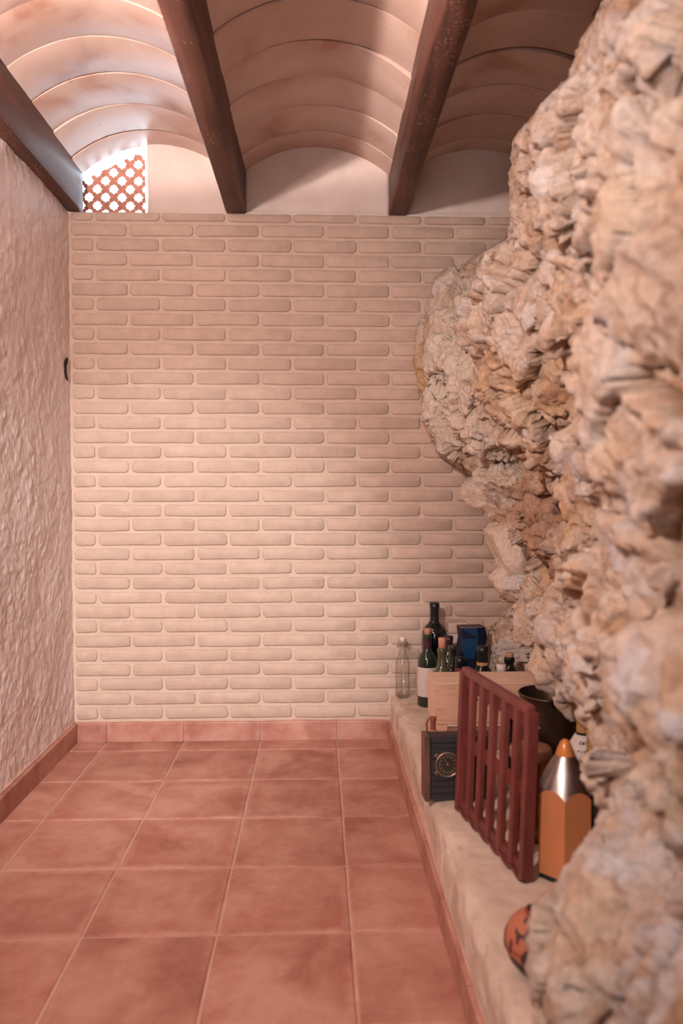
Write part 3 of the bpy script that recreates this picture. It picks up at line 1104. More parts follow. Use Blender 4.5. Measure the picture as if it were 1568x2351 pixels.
def rock_mesh():
    # smooth solid -> even voxel mesh -> broken up along its normals
    ys_ = np.linspace(0.06, WY + 0.06, 300)
    zs_ = np.linspace(0.14, 2.49, 240)
    Yg, Zg = np.meshgrid(ys_, zs_, indexing='ij')
    F = np.stack([rock_field(Yg, Zg), Yg, Zg], -1)
    me = grid_mesh('rock_solid', F)
    bm = bmesh.new()
    bm.from_mesh(me)
    be = [e for e in bm.edges if e.is_boundary]
    ret = bmesh.ops.extrude_edge_only(bm, edges=be)
    for v in ret['geom']:
        if isinstance(v, bmesh.types.BMVert):
            v.co.x = 1.0
    bmesh.ops.holes_fill(bm, edges=[e for e in bm.edges if e.is_boundary], sides=0)
    me = bm_mesh('rock_solid', bm)
    o = bpy.data.objects.new('rock_solid', me)
    COL.objects.link(o)
    md = o.modifiers.new('even', 'REMESH')
    md.mode = 'VOXEL'
    md.voxel_size = 0.0055
    dg = bpy.context.evaluated_depsgraph_get()
    rm = bpy.data.meshes.new_from_object(o.evaluated_get(dg))
    bpy.data.objects.remove(o, do_unlink=True)
    bm = bmesh.new()
    bm.from_mesh(rm)
    bmesh.ops.delete(bm, geom=[v for v in bm.verts if v.co.x > 0.985 or v.co.y > WY + 0.05 or v.co.y < 0.07 or v.co.z > 2.48 or v.co.z < 0.15], context='VERTS')
    bm.normal_update()
    bm.to_mesh(rm)
    bm.free()
    n = len(rm.vertices)
    P = np.empty(n * 3)
    rm.vertices.foreach_get('co', P)
    P = P.reshape(-1, 3)
    N = np.empty(n * 3, np.float32)
    rm.vertices.foreach_get('normal', N)
    N = N.reshape(-1, 3)
    W = P + np.stack([0.035 * fbm3(P, 7, 2, 300 + 50 * k) for k in range(3)], -1)
    W2 = P + np.stack([0.008 * fbm3(P, 25, 2, 500 + 50 * k) for k in range(3)], -1)
    a1, a2, ra, ta = voro3(W * np.array((1, 1, 1.15)), 6.0, 601)
    b1, b2, rb, tb = voro3(W2 * np.array((1, 1, 1.2)), 15.0, 631)
    c1, c2, rc, tc = voro3(W2, 38.0, 661)
    keep = 0.40 + 0.60 * sstep(-0.35, 0.25, fbm3(P, 3.0, 2, 900))     # smoother and more broken zones
    D = 0.030 * (ra - 0.55) + 0.046 * ta - 0.010 * np.exp(-((a2 - a1) / 0.07) ** 2)
    D = D + keep * (0.014 * (rb - 0.5) + 0.027 * tb - 0.006 * np.exp(-((b2 - b1) / 0.10) ** 2))
    D = D + keep * (0.005 * (rc - 0.5) + 0.010 * tc - 0.003 * np.exp(-((c2 - c1) / 0.12) ** 2))
    D = D + 0.0045 * fbm3(P, 55, 3, 700, 0.65)
    Q = P + N * D[:, None]
    nz = fbm3(P, 40, 3, 800)
    Q[:, 0] = rock_clip(Q[:, 0], Q[:, 1], Q[:, 2], nz)
    rm.vertices.foreach_set('co', Q.reshape(-1).astype(np.float32))
    for nm, arr in (('tone', 0.6 * ra + 0.4 * rb), ('tone_small', 0.5 * rc + 0.5 * rb)):
        at = rm.attributes.new(nm, 'FLOAT', 'POINT')
        at.data.foreach_set('value', arr.astype(np.float32))
    y_, z_ = P[:, 1], P[:, 2]
    nb = fbm3(P, 9, 4, 1500, 0.6)
    nb2 = fbm3(P, 16, 3, 1600, 0.6)
    g = lambda cy, cz_, sy_, sz_: np.exp(-((y_ - cy) / sy_) ** 2 - ((z_ - cz_) / sz_) ** 2)
    zones = {'zone_pale': sstep(0.35, 0.75, g(2.78, 1.45, 0.30, 0.42) + 0.25 * nb) + 0.7 * sstep(0.4, 0.8, g(2.55, 0.85, 0.25, 0.22) + 0.2 * nb),
             'zone_ochre': sstep(0.45, 0.75, g(3.08, 1.42, 0.10, 0.30) + 0.3 * nb) + 0.6 * sstep(0.5, 0.9, g(1.9, 0.60, 0.25, 0.2) + 0.35 * nb)
             + 0.5 * sstep(0.5, 0.9, g(2.1, 1.25, 0.3, 0.25) + 0.45 * nb2),
             'zone_red': sstep(0.45, 0.9, g(2.15, 0.98, 0.35, 0.26) + 0.45 * nb) + 0.7 * sstep(0.5, 0.9, g(1.62, 1.30, 0.25, 0.12) + 0.4 * nb2),
             'zone_cool': sstep(0.66, 0.82, 0.5 * g(0.85, 0.62, 0.30, 0.40) + 0.45 * (rb - 0.3) + 0.25 * nb)}
    for nm, arr in zones.items():
        at = rm.attributes.new(nm, 'FLOAT', 'POINT')
        at.data.foreach_set('value', np.clip(arr, 0, 1).astype(np.float32))
    rm.update()
    rm.name = 'rock_face'
    return rm


rock = link('rock_face', rock_mesh(), 'rock', smooth=True)
tag(rock, 'craggy overhanging mass of natural pale ochre rock filling the right side', 'rock', kind='structure')


def boulder(px, py, d, rx, ry, rz, seed, rot=(0, 0, 0), tone=0.55, cuts=13):
    r2 = random.Random(seed)
    bm = bmesh.new()
    bmesh.ops.create_icosphere(bm, subdivisions=5, radius=1.0)
    V = np.array([v.co[:] for v in bm.verts])
    pl = []
    for _ in range(cuts):
        v = np.array([r2.gauss(0, 1) for _ in range(3)])
        v /= np.linalg.norm(v)
        pl.append((v, r2.uniform(0.66, 0.92)))
    R = np.full(len(V), 1.12)
    for v, h in pl:
        c = V @ v
        R = np.where(c > 0.05, np.minimum(R, h / np.maximum(c, 0.05)), R)
    S = V * R[:, None] * np.array((rx, ry, rz))
    off = S + seed * 3.3
    S = S + V * (0.012 * fbm3(off, 14, 3, seed) + 0.006 * fbm3(off, 50, 4, seed + 7, 0.65))[:, None]
    for v, c in zip(bm.verts, S):
        v.co = c
    me = bm_mesh('boulder', bm)
    for nm, val in (('tone', tone), ('tone_small', tone)):
        at = me.attributes.new(nm, 'FLOAT', 'POINT')
        arr = np.clip(val + 0.12 * fbm3(off, 14, 3, seed + 3), 0, 1)
        at.data.foreach_set('value', arr.astype(np.float32))
    X = (px - 729) / FPX * d
    Z = CAMZ - (py - 1120) / FPX * d
    return link('boulder', me, 'rock', rock, loc=(X, d, Z), rot=rot, smooth=True)


boulder(1165, 1142, 2.62, .150, .13, .075, 3, (0, 0.12, 0.3), .62)
boulder(1195, 1250, 2.58, .115, .12, .120, 5, (0, -0.3, 0.2), .60)
boulder(1200, 1345, 2.54, .100, .10, .060, 8, (0, 0.1, 0.5), .66)
boulder(1222, 1425, 2.30, .052, .07, .090, 11, (0, 0.35, 0.2), .40)
boulder(1318, 1540, 1.90, .085, .10, .135, 14, (0, -0.1, 0.3), .48)
boulder(1250, 1080, 2.25, .060, .08, .060, 23, (0, 0.3, 0.3), .30)

# ------------------------------------------------------------------ lattice screen in the vent opening
def lattice():
    root = empty('lattice_screen', (-0.81, WY + 0.10, ZB - 0.01))
    tag(root, 'reddish wooden lattice screen with star-shaped holes below the left vault', 'lattice')
    yl = WY + 0.10
    sc_ = (WY + 0.10) / WY
    p = 0.0655 / math.sqrt(2) * sc_
    s = 0.0285 * sc_
    wd = p - s
    x0, x1, z0 = -0.945 * sc_, -0.690 * sc_, 2.12
    ox, oz = -0.882 * sc_, 2.205            # centre of one star hole
    nd = 0.175 * s
    for dirn in (0, 1):
        for k in range(-9, 10):
            # slat centre line at offset (k + .5) p from the hole centre, measured across
            bm = bmesh.new()
            L = 0.62
            nh = int(L / p) + 1
            up, dn = [], []
            for i in range(-nh // 2, nh // 2 + 1):
                c = i * p
                for t, d_ in ((c - nd * 1.05, 0), (c, nd), (c + nd * 1.05, 0)):
                    up.append((t, wd / 2 - d_))
                    dn.append((t, -wd / 2 + d_))
            poly = up + dn[::-1]
            off = (k + 0.5) * p
            ca = math.sqrt(0.5)

            def tr(t, v, d):
                a, b_ = (t, off + v)
                if dirn == 0:      # rising to the right
                    X, Z = (a - b_) * ca, (a + b_) * ca
                else:
                    X, Z = (a + b_) * ca, (-a + b_) * ca
                return (ox + X, yl + d, oz + Z)
            d0 = 0.0 if dirn else 0.007
            n = len(poly)
            A = [bm.verts.new(tr(t, v, d0)) for t, v in poly]
            B = [bm.verts.new(tr(t, v, d0 + 0.007)) for t, v in poly]
            h = len(up)
            for i in range(h - 1):
                j0, j1 = n - 1 - i, n - 2 - i
                bm.faces.new((A[i], A[i + 1], A[j1], A[j0]))
                bm.faces.new((B[i], B[j0], B[j1], B[i + 1]))
            for i in range(n):
                j = (i + 1) % n
                bm.faces.new((A[i], B[i], B[j], A[j]))
            cuts = [((x0, 0, 0), (-1, 0, 0)), ((x1, 0, 0), (1, 0, 0)), ((0, 0, z0), (0, 0, -1)),
                    ((-0.945 * sc_, 0, 2.300), (-0.45, 0, 0.89)), ((-0.77 * sc_, 0, 2.405), (-0.50, 0, 0.87)),
                    ((-0.75 * sc_, 0, 2.412), (0, 0, 1))]
            for co, no in cuts:
                bmesh.ops.bisect_plane(bm, geom=bm.verts[:] + bm.edges[:] + bm.faces[:], plane_co=co, plane_no=no, clear_outer=True)
                ed = [e for e in bm.edges if e.is_boundary]
                if ed:
                    bmesh.ops.holes_fill(bm, edges=ed, sides=0)
            if len(bm.faces) < 5:
                bm.free()
                continue
            me = bm_mesh('slat', bm)
            o = link('slat', me, 'wood_lattice', root)
            o.matrix_parent_inverse = Matrix.Translation(root.location).inverted()


lattice()

# ------------------------------------------------------------------ things on the ledge
def wine_profile(h, r, neck_r=0.0145, shoulder=0.62, neck=0.72, punt=True):
    p = [(0, 0.006), (r * 0.6, 0.003), (r * 0.93, 0.0), (r, 0.006), (r, h * shoulder - 0.01), (r * 0.985, h * shoulder)]
    for t in (0.2, 0.4, 0.6, 0.8, 1.0):
        a = t * PI / 2
        p.append((neck_r + (r * 0.985 - neck_r) * math.cos(a) ** 1.0 * (1 - 0.12 * t), h * shoulder + (h * neck - h * shoulder) * math.sin(a * 0.95)))
    p[-1] = (neck_r * 1.02, h * neck + 0.012)
    p += [(neck_r * 0.95, h - 0.022), (neck_r * 0.95, h - 0.02), (neck_r * 1.1, h - 0.018), (neck_r * 1.1, h - 0.004), (neck_r * 0.95, h), (0, h)]
    return p


def wine_bottle(name, x, y, h, r, glass, label, cap=None, cork=False, paper=None, neck_label=None, neck_r=0.0145, shoulder=0.62, neck=0.76):
    root = empty(name, (x, y, ZL))
    tag(root, label, 'bottle', 'wine bottles on the ledge')
    lathe('glass_body', wine_profile(h, r, neck_r, shoulder, neck), glass, root)
    if cap:
        z0 = h * 0.80
        lathe('capsule', [(neck_r + .0012, z0), (neck_r + .001, h - .021), (neck_r * 1.1 + .001, h - .018), (neck_r * 1.1 + .001, h), (0, h + .001)], cap, root)
    if cork:
        lathe('cork', [(0, h - .004), (neck_r * .86, h - .004), (neck_r * .9, h + cork - .002), (neck_r * .84, h + cork), (0, h + cork)], 'cork', root, seg=16)
    if paper:
        m, z0, z1 = paper
        lathe('label', [(r + .0004, z0), (r + .0006, z0 + .001), (r + .0006, z1 - .001), (r + .0004, z1)], m, root)
    if neck_label:
        m, z0, z1, rr = neck_label
        lathe('neck_label', [(rr, z0), (rr, z1)], m, root)
    return root


wine_bottle('wine_bottle', 0.4215, 2.90, 0.275, 0.0385, 'bottle_green', 'dusty green wine bottle with a large white paper label and cork, left of the crate',
            cork=0.022, paper=('label_paper', 0.040, 0.152), neck_label=('capsule_purple', 0.222, 0.252, 0.0155), shoulder=0.58, neck=0.76)
wine_bottle('magnum_bottle', 0.466, 3.015, 0.378, 0.050, 'bottle_black', 'tallest bottle, a black glossy magnum rising against the brick wall',
            cap='capsule_black', shoulder=0.66, neck=0.79, neck_r=0.0165)
wine_bottle('wine_bottle', 0.421, 2.555, 0.295, 0.038, 'bottle_olive', 'olive green wine bottle with a long cork standing out, directly behind the crate end',
            cork=0.034, shoulder=0.60, neck=0.77)
wine_bottle('wine_bottle', 0.489, 2.82, 0.283, 0.037, 'bottle_green', 'dark wine bottle with a purple capsule, behind the olive bottle', cap='capsule_purple')
wine_bottle('wine_bottle', 0.486, 2.715, 0.270, 0.037, 'bottle_green', 'open green wine bottle with a bare neck, left of the blue faceted bag', shoulder=0.62, neck=0.74)
wine_bottle('wine_bottle', 0.494, 2.62, 0.248, 0.037, 'bottle_black', 'short black bottle with a red label, in front of the blue bag',
            cap='capsule_black', neck_label=('label_red', 0.178, 0.212, 0.0168))
wine_bottle('wine_bottle', 0.573, 2.62, 0.285, 0.037, 'bottle_black', 'black bottle with an ochre neck label, right of the blue bag',
            cap='capsule_black', neck_label=('label_ochre', 0.196, 0.232, 0.0205), neck_r=0.0175)
wine_bottle('wine_bottle', 0.634, 2.60, 0.226, 0.032, 'bottle_black', 'small dark bottle with a white and red cap, behind the crate',
            cap='white_cap', neck_label=('red_strip', 0.197, 0.201, 0.0165))
wine_bottle('wine_bottle', 0.686, 2.69, 0.232, 0.036, 'bottle_black', 'small black bottle with a cork, rightmost behind the crate', cork=0.014, shoulder=0.72, neck=0.82, neck_r=0.017)

# clear swing-top bottle
def swing_bottle():
    root = empty('swing_top_bottle', (0.3395, 3.02, ZL))
    tag(root, 'clear glass swing-top bottle, empty, at the far left end of the ledge', 'bottle')
    sq = lambda a, z: 1.0 + (0.10 * abs(math.sin(2 * a)) ** 2 if z < 0.135 else 0.0)
    outer = [(0, 0.004), (0.024, 0.0), (0.0275, 0.004), (0.0275, 0.130), (0.025, 0.148), (0.018, 0.172), (0.0135, 0.190), (0.0125, 0.208), (0.0145, 0.211), (0.0145, 0.221), (0.0125, 0.223)]
    inner = [(0.0100, 0.222), (0.0100, 0.190), (0.015, 0.170), (0.0225, 0.147), (0.0250, 0.130), (0.0250, 0.010), (0.020, 0.008), (0, 0.009)]
    lathe('glass_body', outer + inner, 'glass_clear', root, squash=sq)
    lathe('stopper', [(0, 0.219), (0.0095, 0.220), (0.0105, 0.228), (0.0125, 0.232), (0.0115, 0.238), (0.006, 0.241), (0, 0.2415)], 'white_cap', root, seg=18)
    for s in (-1, 1):
        pts = [(s * 0.015, -.002, 0.205), (s * 0.021, -.006, 0.200), (s * 0.021, -.008, 0.206), (s * 0.018, -.004, 0.221), (s * 0.0135, 0, 0.234), (s * .004, 0, 0.2375)]
        tube('wire_bail', pts, 0.0009, 'wire', root, seg=6)
    tube('wire_collar', [(0.0148 * math.cos(a), 0.0148 * math.sin(a), 0.2045) for a in np.linspace(0, 2 * PI, 20)[:-1]], 0.0009, 'wire', root, seg=6, closed=True)


swing_bottle()

# white tin
def white_tin():
    root = empty('white_tin', (0.547, 2.965, ZL))
    tag(root, 'white rectangular tin with a pinkish rounded lid, behind the blue bag', 'tin')
    box('tin_body', (-.036, -.034, 0), (.036, .034, .270), 'tin_white', root, bevel=.010, seg=3)
    box('lid', (-.039, -.037, .268), (.039, .037, .312), 'tin_lid', root, bevel=.010, seg=3)
    link('lettering', text_mesh('lettering', 'MAC', 0.019), 'ink', root, loc=(-.016, -.0346, .222), rot=(PI / 2, 0, 0))


white_tin()

# blue faceted bag
def blue_bag():
    root = empty('blue_bag', (0.577, 2.84, ZL), (0, 0, 0.12))
    tag(root, 'deep blue faceted paper bag standing among the bottles', 'bag')
    bm = bmesh.new()
    w2, d2 = 0.047, 0.030
    lev = []
    for z, k, tw in ((0, .93, 0), (.10, 1.06, .004), (.20, .92, -.006), (.275, 1.06, .006), (.316, 1.0, 0)):
        ring = []
        for (sx_, sy_) in ((-1, -1), (.25, -1.12), (1, -.85), (1, 1), (-1, 1)):
            ring.append(bm.verts.new((sx_ * w2 * (k if sy_ < 0 else 1) + tw, sy_ * d2 * (k if abs(sx_) < 1 else 1), z)))
        lev.append(ring)
    n = 5
    cnt = 0
    for A, B in zip(lev, lev[1:]):
        for i in range(n):
            j = (i + 1) % n
            cnt += 1
            if (cnt + i) % 2:
                f1 = bm.faces.new((A[i], A[j], B[j]))
                f2 = bm.faces.new((A[i], B[j], B[i]))
            else:
                f1 = bm.faces.new((A[i], A[j], B[i]))
                f2 = bm.faces.new((A[j], B[j], B[i]))
            for f, q in ((f1, cnt % 3), (f2, (cnt + 1) % 3)):
                f.material_index = 0 if (i == 0 and q != 1) else 1
    bm.faces.new(lev[0][::-1])
    f = bm.faces.new(lev[-1])
    f.material_index = 1
    me = bm_mesh('bag_body', bm)
    me.materials.append(MATS['blue_paper'])
    me.materials.append(MATS['blue_shaded_paper'])
    link('bag_body', me, None, root)
    pts = [(v[0] * 1.0, v[1], .316) for v in ((-.047, -.030), (.0118, -.0336), (.047, -.0255), (.047, .03), (-.047, .03))]
    tube('bag_rim', pts, .0014, 'crate_dark_wood', root, seg=5, closed=True)


blue_bag()

# wooden crates
def crates():
    root = empty('wine_crate', (0.366, 2.35, 0.298))
    tag(root, 'pale wooden wine crate with black script lettering, lying on another crate', 'crate', 'wooden wine crates')
    L, D, H, t = 0.42, 0.155, 0.124, 0.010
    box('front_board', (0, 0, 0), (L, t, H - .001), 'crate_wood', root, bevel=.0008)
    box('back_board', (0, D - t, 0), (L, D, H - .001), 'crate_wood', root, bevel=.0008)
    box('end_board', (-.0005, t, 0), (t, D - t, H - .001), 'crate_top_wood', root, bevel=.0008)
    box('end_board', (L - t, t, 0), (L, D - t, H - .001), 'crate_top_wood', root, bevel=.0008)
    box('bottom_board', (t, t, 0), (L - t, D - t, t), 'crate_wood', root)
    box('lid_board', (0, 0, H), (L, D, H + .003), 'crate_top_wood', root, bevel=.0006)
    for z in (0.030, 0.107):
        lathe('nail_head', [(0, -.0006), (.0026, -.0004), (.0026, .001)], 'ink', root, seg=10, loc=(.0055, .0, z), rot=(PI / 2, 0, 0))
    for ch, px, py, s in (('o', 1098, 1612, .022), ('M', 1118.5, 1618, .034), ('g', 1149.5, 1621, .030)):
        X = (px - 729) / FPX * 2.35
        Z = CAMZ - (py - 1120) / FPX * 2.35
        link('lettering', text_mesh('lettering', ch, s, 0.28), 'ink', root, loc=(X - 0.366, -.0006, Z - 0.298), rot=(PI / 2, 0, 0))
    r2 = empty('wine_crate', (0.370, 2.352, ZL + .0035))
    tag(r2, 'lower wooden crate with an open dark front, carrying the lettered crate', 'crate', 'wooden wine crates')
    H2 = 0.2965 - ZL - .0035
    L2, D2 = 0.40, 0.15
    box('end_board', (0, 0, 0), (.036, D2, H2), 'crate_wood', r2, bevel=.0008)
    box('end_board', (L2 - .036, 0, 0), (L2, D2, H2), 'crate_wood', r2, bevel=.0008)
    box('top_board', (.036, 0, H2 - .007), (L2 - .036, D2, H2), 'crate_top_wood', r2, bevel=.0006)
    box('bottom_board', (.036, 0, 0), (L2 - .036, D2, .007), 'crate_wood', r2)
    box('front_panel', (.036, .006, .007), (L2 - .036, .014, H2 - .007), 'crate_dark_wood', r2)
    box('back_panel', (.036, D2 - .01, .007), (L2 - .036, D2, H2 - .007), 'crate_dark_wood', r2)


crates()

# dark green bottle in the gap before the lower crate
wine_bottle('wine_bottle', 0.575, 2.24, 0.150, 0.020, 'bottle_black', 'tiny dark green bottle behind the slatted red panel, before the crates',
            neck_r=0.011, shoulder=0.74, neck=0.84)

# terracotta jug
def jug():
    root = empty('clay_jug', (0.3395, 2.215, ZL))
    tag(root, 'small orange clay jug with a dark red spout, behind the instrument box', 'jug')
    lathe('jug_body', [(0, 0), (.016, 0), (.0205, .03), (.0225, .07), (.0205, .102), (.014, .119), (.009, .125), (0, .126)], 'terracotta', root, seg=20)
    lathe('jug_neck', [(.0085, .123), (.0070, .132), (.0075, .145), (.0095, .156), (.0105, .162), (.0090, .162), (.006, .145), (0, .14)], 'terracotta_red', root, seg=20)
    tube('jug_handle', [(-.007, .0, .158), (-.015, .0, .156), (-.0195, .0, .142), (-.018, .0, .124), (-.0155, .0, .113)], .0032, 'terracotta_red', root, seg=8)


jug()

# instrument box with a round dial
def instrument():
    root = empty('instrument_box', (0.2855, 2.0, ZL), (-0.05, 0, 0.02))
    tag(root, 'black ribbed box with a bronze edge and a round steel dial', 'instrument')
    W, D, H = 0.185, 0.06, 0.172
    box('bronze_edge', (0, -.003, 0), (.0145, D, H), 'bronze_strip', root, bevel=.001)
    box('box_body', (.0165, .003, .002), (W, D, H - .002), 'black_wood', root, bevel=.001)
    zz = [0.002, .020, .037, .054, .071, .112, .140, .154, .170]
    for a, b_ in zip(zz, zz[1:]):
        box('rib', (.0165, 0, a + .0008), (W, .0035, b_ - .0008), 'black_wood', root, bevel=.0007)
    dial = empty('dial', (.0610, -.001, .0985), (PI / 2, 0, 0))
    dial.parent = root
    lathe('dial_ring', [(.0278, 0), (.0345, 0), (.0345, .0065), (.0330, .0085), (.0300, .0085), (.0278, .0055), (.0278, 0)], 'steel_ring', dial, seg=40)
    lathe('dial_face', [(0, .0025), (.0285, .0025)], 'dial_black', dial, seg=32)
    for k in range(12):
        a = k * PI / 6 + PI / 2
        c, s = math.cos(a), math.sin(a)
        link('hour_mark', bm_mesh('hour_mark', box_bm((-.0022, -.0007, 0), (.0022, .0007, .0004))), 'dial_mark', dial,
             loc=(c * .0195, s * .0195, .0026), rot=(0, 0, a))
    lathe('scale_ring', [(.0232, .0026), (.0232, .0029), (.0238, .0029), (.0238, .0026)], 'dial_mark', dial, seg=40)
    lathe('red_dot', [(0, .0046), (.0022, .0044), (.0026, .0036), (.0026, .0026)], 'dial_red', dial, seg=16)
    link('dial_hand', bm_mesh('dial_hand', box_bm((0, -.0003, 0), (.0165, .0003, .0003))), 'dial_mark', dial, loc=(0, 0, .0032), rot=(0, 0, 2.1))
    for sx_, sz_ in ((-1, 1), (-1, -1), (1, 1), (1, -1)):
        a = math.atan2(sz_ * .8, sx_)
        lug = link('mounting_lug', bm_mesh('mounting_lug', box_bm((.030, -.0055, 0), (.0425, .0055, .004), .0012)), 'steel_ring', dial, rot=(0, 0, a))
    for sx_, sz_ in ((-1, 1), (-1, -1), (1, 1), (1, -1)):
        a = math.atan2(sz_ * .8, sx_)
        lathe('lug_screw', [(0, .0044), (.0028, .0044), (.003, .0040), (.003, .003)], 'dial_black', dial, seg=12, loc=(math.cos(a) * .0375, math.sin(a) * .0375, 0))


instrument()

# slatted red panel
def red_panel():
    ax, ay, bx_, by_ = 0.369, 1.945, 0.440, 1.577
    L = math.hypot(bx_ - ax, by_ - ay)
    ang = math.atan2(by_ - ay, bx_ - ax)
    root = empty('slatted_panel', (ax, ay, ZL + 0.003), (0, 0, ang))
    root.rotation_euler = (Matrix.Rotation(ang, 3, 'Z') @ Matrix.Rotation(-0.035, 3, 'X')).to_euler()
    tag(root, 'dark red slatted panel with seven upright bars, leaning on the ledge', 'panel')
    H = 0.372
    # local x along the panel, y towards the rock (left side of the travel direction is -y... kept thin)
    def stile(x0, x1, y0, y1, nm='end_post'):
        box(nm, (x0, y0, 0.004), (x1, y1, H - .012), 'gate_red', root, bevel=.0022, seg=2)
    stile(-.008, .010, -.013, .011)
    stile(L - .012, L + .008, -.013, .013)
    for k in range(1, 6):
        x = L * k / 6 + .004
        box('slat', (x - .010, -.0115, .006), (x + .010, .0045, H - .016), 'gate_red', root, bevel=.0035, seg=2)
    # rails: top, middle, foot; the foot rail has a wavy lower edge
    box('rail', (0, -.010, H - .020), (L - .004, .010, H), 'gate_red', root, bevel=.003, seg=2)
    box('rail', (.004, .000, H - .055), (L - .004, .009, H - .018), 'gate_red', root, bevel=.0012)
    box('rail', (.004, .000, .168), (L - .004, .009, .200), 'gate_red', root, bevel=.0012)
    n = 60
    up = [(L * i / n, .033) for i in range(n + 1)]
    dn = [(L * i / n, .0045 - .0038 * math.cos(2 * PI * 6.2 * i / n)) for i in range(n + 1)]
    bm = bmesh.new()
    V = [[bm.verts.new((u, d, z)) for (u, z) in row] for d in (-.007, .009) for row in (up, dn)]
    for i in range(n):
        bm.faces.new((V[0][i], V[0][i + 1], V[1][i + 1], V[1][i]))
        bm.faces.new((V[2][i], V[3][i], V[3][i + 1], V[2][i + 1]))
        bm.faces.new((V[0][i], V[2][i], V[2][i + 1], V[0][i + 1]))
        bm.faces.new((V[1][i], V[1][i + 1], V[3][i + 1], V[3][i]))
    bm.faces.new((V[0][0], V[1][0], V[3][0], V[2][0]))
    bm.faces.new((V[0][n], V[2][n], V[3][n], V[1][n]))
    link('wavy_foot_rail', bm_mesh('wavy_foot_rail', bm), 'gate_red', root)
    pts = [(L * i / 40, -.0125, .0065 - .0038 * math.cos(2 * PI * 6.2 * i / 40)) for i in range(41)]
    tube('wavy_edge', pts, .0032, 'gate_red', root, seg=6)


red_panel()

# wire ring, brass tin, metal pot
def ring_coil():
    root = empty('wire_coil', (0.4455, 1.70, ZL))
    tag(root, 'thin loop of brownish wire standing behind the red slats', 'wire')
    for r_, dx, m in ((.052, 0, 'brass'), (.047, .004, 'wire'), (.055, .007, 'wire')):
        pts = [(dx + .03 * (math.sin(a) + 1) * .35, r_ * math.cos(a) * .95, .0575 + r_ * math.sin(a)) for a in np.linspace(0, 2 * PI, 41)[:-1]]
        tube('loop', pts, .0013, m, root, seg=6, closed=True)


ring_coil()


def brass_tin():
    root = empty('brass_tin', (0.512, 1.80, ZL))
    tag(root, 'round brass tin with a coppery lid, between the red panel and the pencil', 'tin')
    lathe('tin_body', [(0, 0), (.046, 0), (.047, .003), (.0465, .188), (.045, .19)], 'brass', root, seg=36)
    lathe('lid', [(.0475, .190), (.0500, .191), (.0505, .196), (.0500, .210), (.0480, .214), (.0440, .212), (0, .212)], 'brass_lid', root, seg=36)


brass_tin()


def metal_pot():
    root = empty('metal_pot', (0.645, 2.09, ZL))
    tag(root, 'dark burnished metal pot with an open top, under the rock overhang', 'pot')
    lathe('pot_body', [(0, 0), (.062, 0), (.068, .01), (.076, .19), (.080, .258), (.083, .262), (.081, .265), (.077, .26), (.073, .19), (.064, .012), (0, .008)], 'pot_metal', root, seg=40)
    lathe('pot_rim', [(.079, .259), (.0845, .260), (.0850, .264), (.081, .267), (.079, .265)], 'pot_metal', root, seg=40)
    for a in (-2.2, -2.0 + PI):
        lathe('rivet', [(0, .0045), (.004, .0035), (.0058, 0)], 'steel_ring', root, seg=12,
              loc=(.0775 * math.cos(a), .0775 * math.sin(a), .185), rot=(PI / 2, 0, a + PI / 2))


metal_pot()


# giant pencil
def pencil():
    root = empty('giant_pencil', (0.5335, 1.612, ZL), (0, 0, -0.31))
    tag(root, 'giant orange hexagonal pencil with a brushed steel cone and orange tip, on end', 'pencil')
    R = 0.0615
    seg = 72
    k = 0.50
    z_apex = 0.197 + R * math.cos(PI / 6) / k

    def rh(a):
        t = (a % (PI / 3)) - PI / 6
        return R * math.cos(PI / 6) / math.cos(t)
    # one corner towards the camera (-Y)
    ang = [2 * PI * i / seg - PI / 2 for i in range(seg)]
    rad = [rh(a + PI / 2) for a in ang]
    zb = [z_apex - r / k for r in rad]
    vs = [(r * math.cos(a), r * math.sin(a), .012) for a, r in zip(ang, rad)] + [(r * math.cos(a), r * math.sin(a), z) for a, r, z in zip(ang, rad, zb)]
    fs = [(i, (i + 1) % seg, seg + (i + 1) % seg, seg + i) for i in range(seg)] + [tuple(range(seg))[::-1]]
    me = bpy.data.meshes.new('pencil_body')
    me.from_pydata(vs, [], fs)
    link('pencil_body', me, 'pencil_orange', root)
    r1, z1 = 0.0195, 0.262
    vs, fs = [], []
    rows_ = 8
    for j in range(rows_ + 1):
        t = j / rows_
        for a, r, z in zip(ang, rad, zb):
            rr = (r + (r1 - r) * t) + .0022 * math.sin(PI * t)
            vs.append((rr * math.cos(a), rr * math.sin(a), z + (z1 - z) * t))
    for j in range(rows_):
        fs += [(j * seg + i, j * seg + (i + 1) % seg, (j + 1) * seg + (i + 1) % seg, (j + 1) * seg + i) for i in range(seg)]
    me = bpy.data.meshes.new('steel_cone')
    me.from_pydata(vs, [], fs)
    link('steel_cone', me, 'brushed_steel', root, smooth=True)
    lathe('pencil_tip', [(r1 + .0006, z1 - .001), (r1, z1 + .003), (.0150, z1 + .016), (.0105, z1 + .026), (.006, z1 + .0315), (0, z1 + .0335)], 'pencil_tip', root, seg=30)
    hexp = [(R * .97 * math.cos(PI / 3 * i - PI / 2), R * .97 * math.sin(PI / 3 * i - PI / 2)) for i in range(6)]
    link('rubber_foot', extrude_poly('rubber_foot', hexp, lambda u, v, d: (u, v, d), 0.0, .012), 'rubber', root)


pencil()


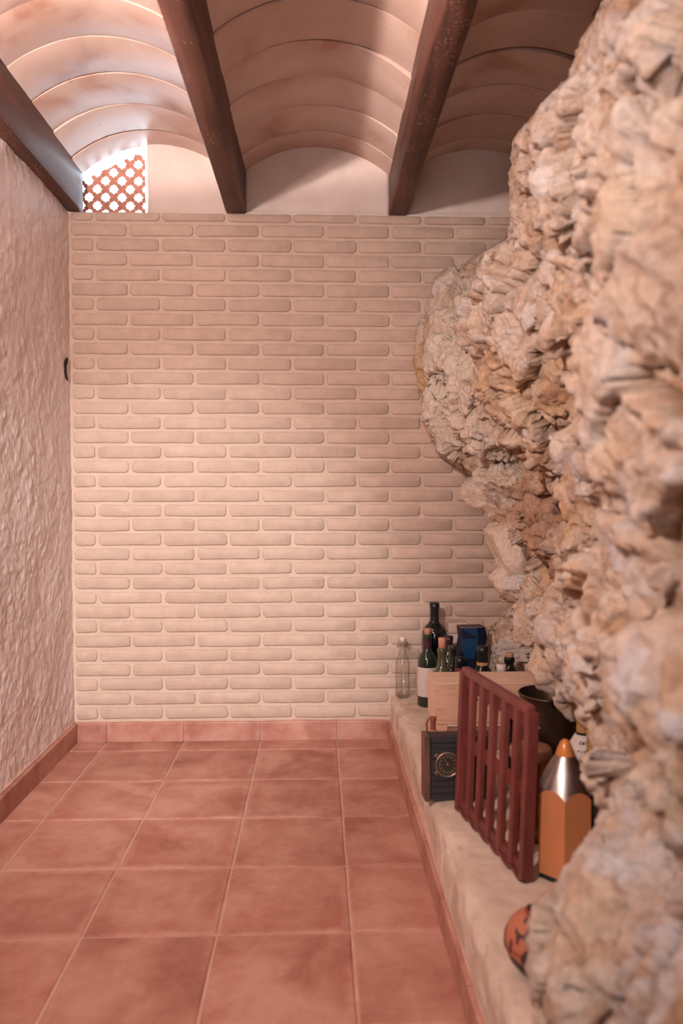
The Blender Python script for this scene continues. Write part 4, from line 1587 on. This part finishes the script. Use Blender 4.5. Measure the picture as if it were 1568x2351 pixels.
# sparkling-wine bottles with crest labels
def crest_bottle(x, y, h, ztext, words_, label):
    root = wine_bottle('sparkling_bottle', x, y, h, .043, 'bottle_black', label, cap='label_ochre', neck_r=.0155, shoulder=.56, neck=.80)
    prof = wine_profile(h, .043, .0155, .56, .80)
    rs = lambda z: float(np.interp(z, [p_[1] for p_ in prof[2:]], [p_[0] for p_ in prof[2:]]))
    lathe('shoulder_label', [(rs(z) + .0012, z) for z in np.linspace(ztext - .024, ztext + .030, 8)], 'label_paper', root)
    zt = ztext - .004
    r_ = rs(zt) + .0022
    tilt = math.atan2(rs(zt - .01) - rs(zt + .01), .02)
    n = len(words_)
    for i, ch in enumerate(words_):
        if ch == ' ':
            continue
        a = -PI / 2 - .35 + (i - (n - 1) / 2) * .20
        link('lettering', text_mesh('lettering', ch, .0095), 'ink', root, loc=(r_ * math.cos(a), r_ * math.sin(a), zt), rot=(PI / 2 - tilt, 0, a + PI / 2))
    a = -PI / 2 - .35
    z2 = ztext + .014
    r_ = rs(z2) + .0014
    crest = empty('crest', (r_ * math.cos(a), r_ * math.sin(a), z2), (PI / 2 - tilt, 0, a + PI / 2))
    crest.parent = root
    lathe('crest_shield', [(0, .0012), (.003, .0011), (.0042, 0)], 'label_red', crest, seg=6)
    for s in (-1, 1):
        tube('crest_scroll', [(s * .004, -.002, .001), (s * .0075, -.0045, .001), (s * .009, -.001, .0006), (s * .007, .003, .0008), (s * .005, .005, .001)], .0008, 'ink', crest, seg=5)


crest_bottle(0.640, 1.80, 0.30, 0.215, 'PERI', 'dark sparkling-wine bottle with a crested white label, farther of two behind the pencil')
crest_bottle(0.628, 1.695, 0.29, 0.185, 'NO PERI', 'dark sparkling-wine bottle with a crested white label, nearer of two behind the pencil')


# painted pot at the near end
def vase():
    root = empty('painted_vase', (0.384, 1.285, ZL))
    tag(root, 'squat black and terracotta painted vase half hidden by the near boulder', 'vase')
    lathe('vase_body', [(0, 0), (.030, 0), (.034, .002), (.052, .022), (.0615, .044), (.0605, .060), (.052, .080), (.042, .091), (.030, .097), (.027, .100),
                        (.028, .103), (.026, .104), (.023, .100), (0, .088)], 'painted_pottery', root, seg=40)


vase()
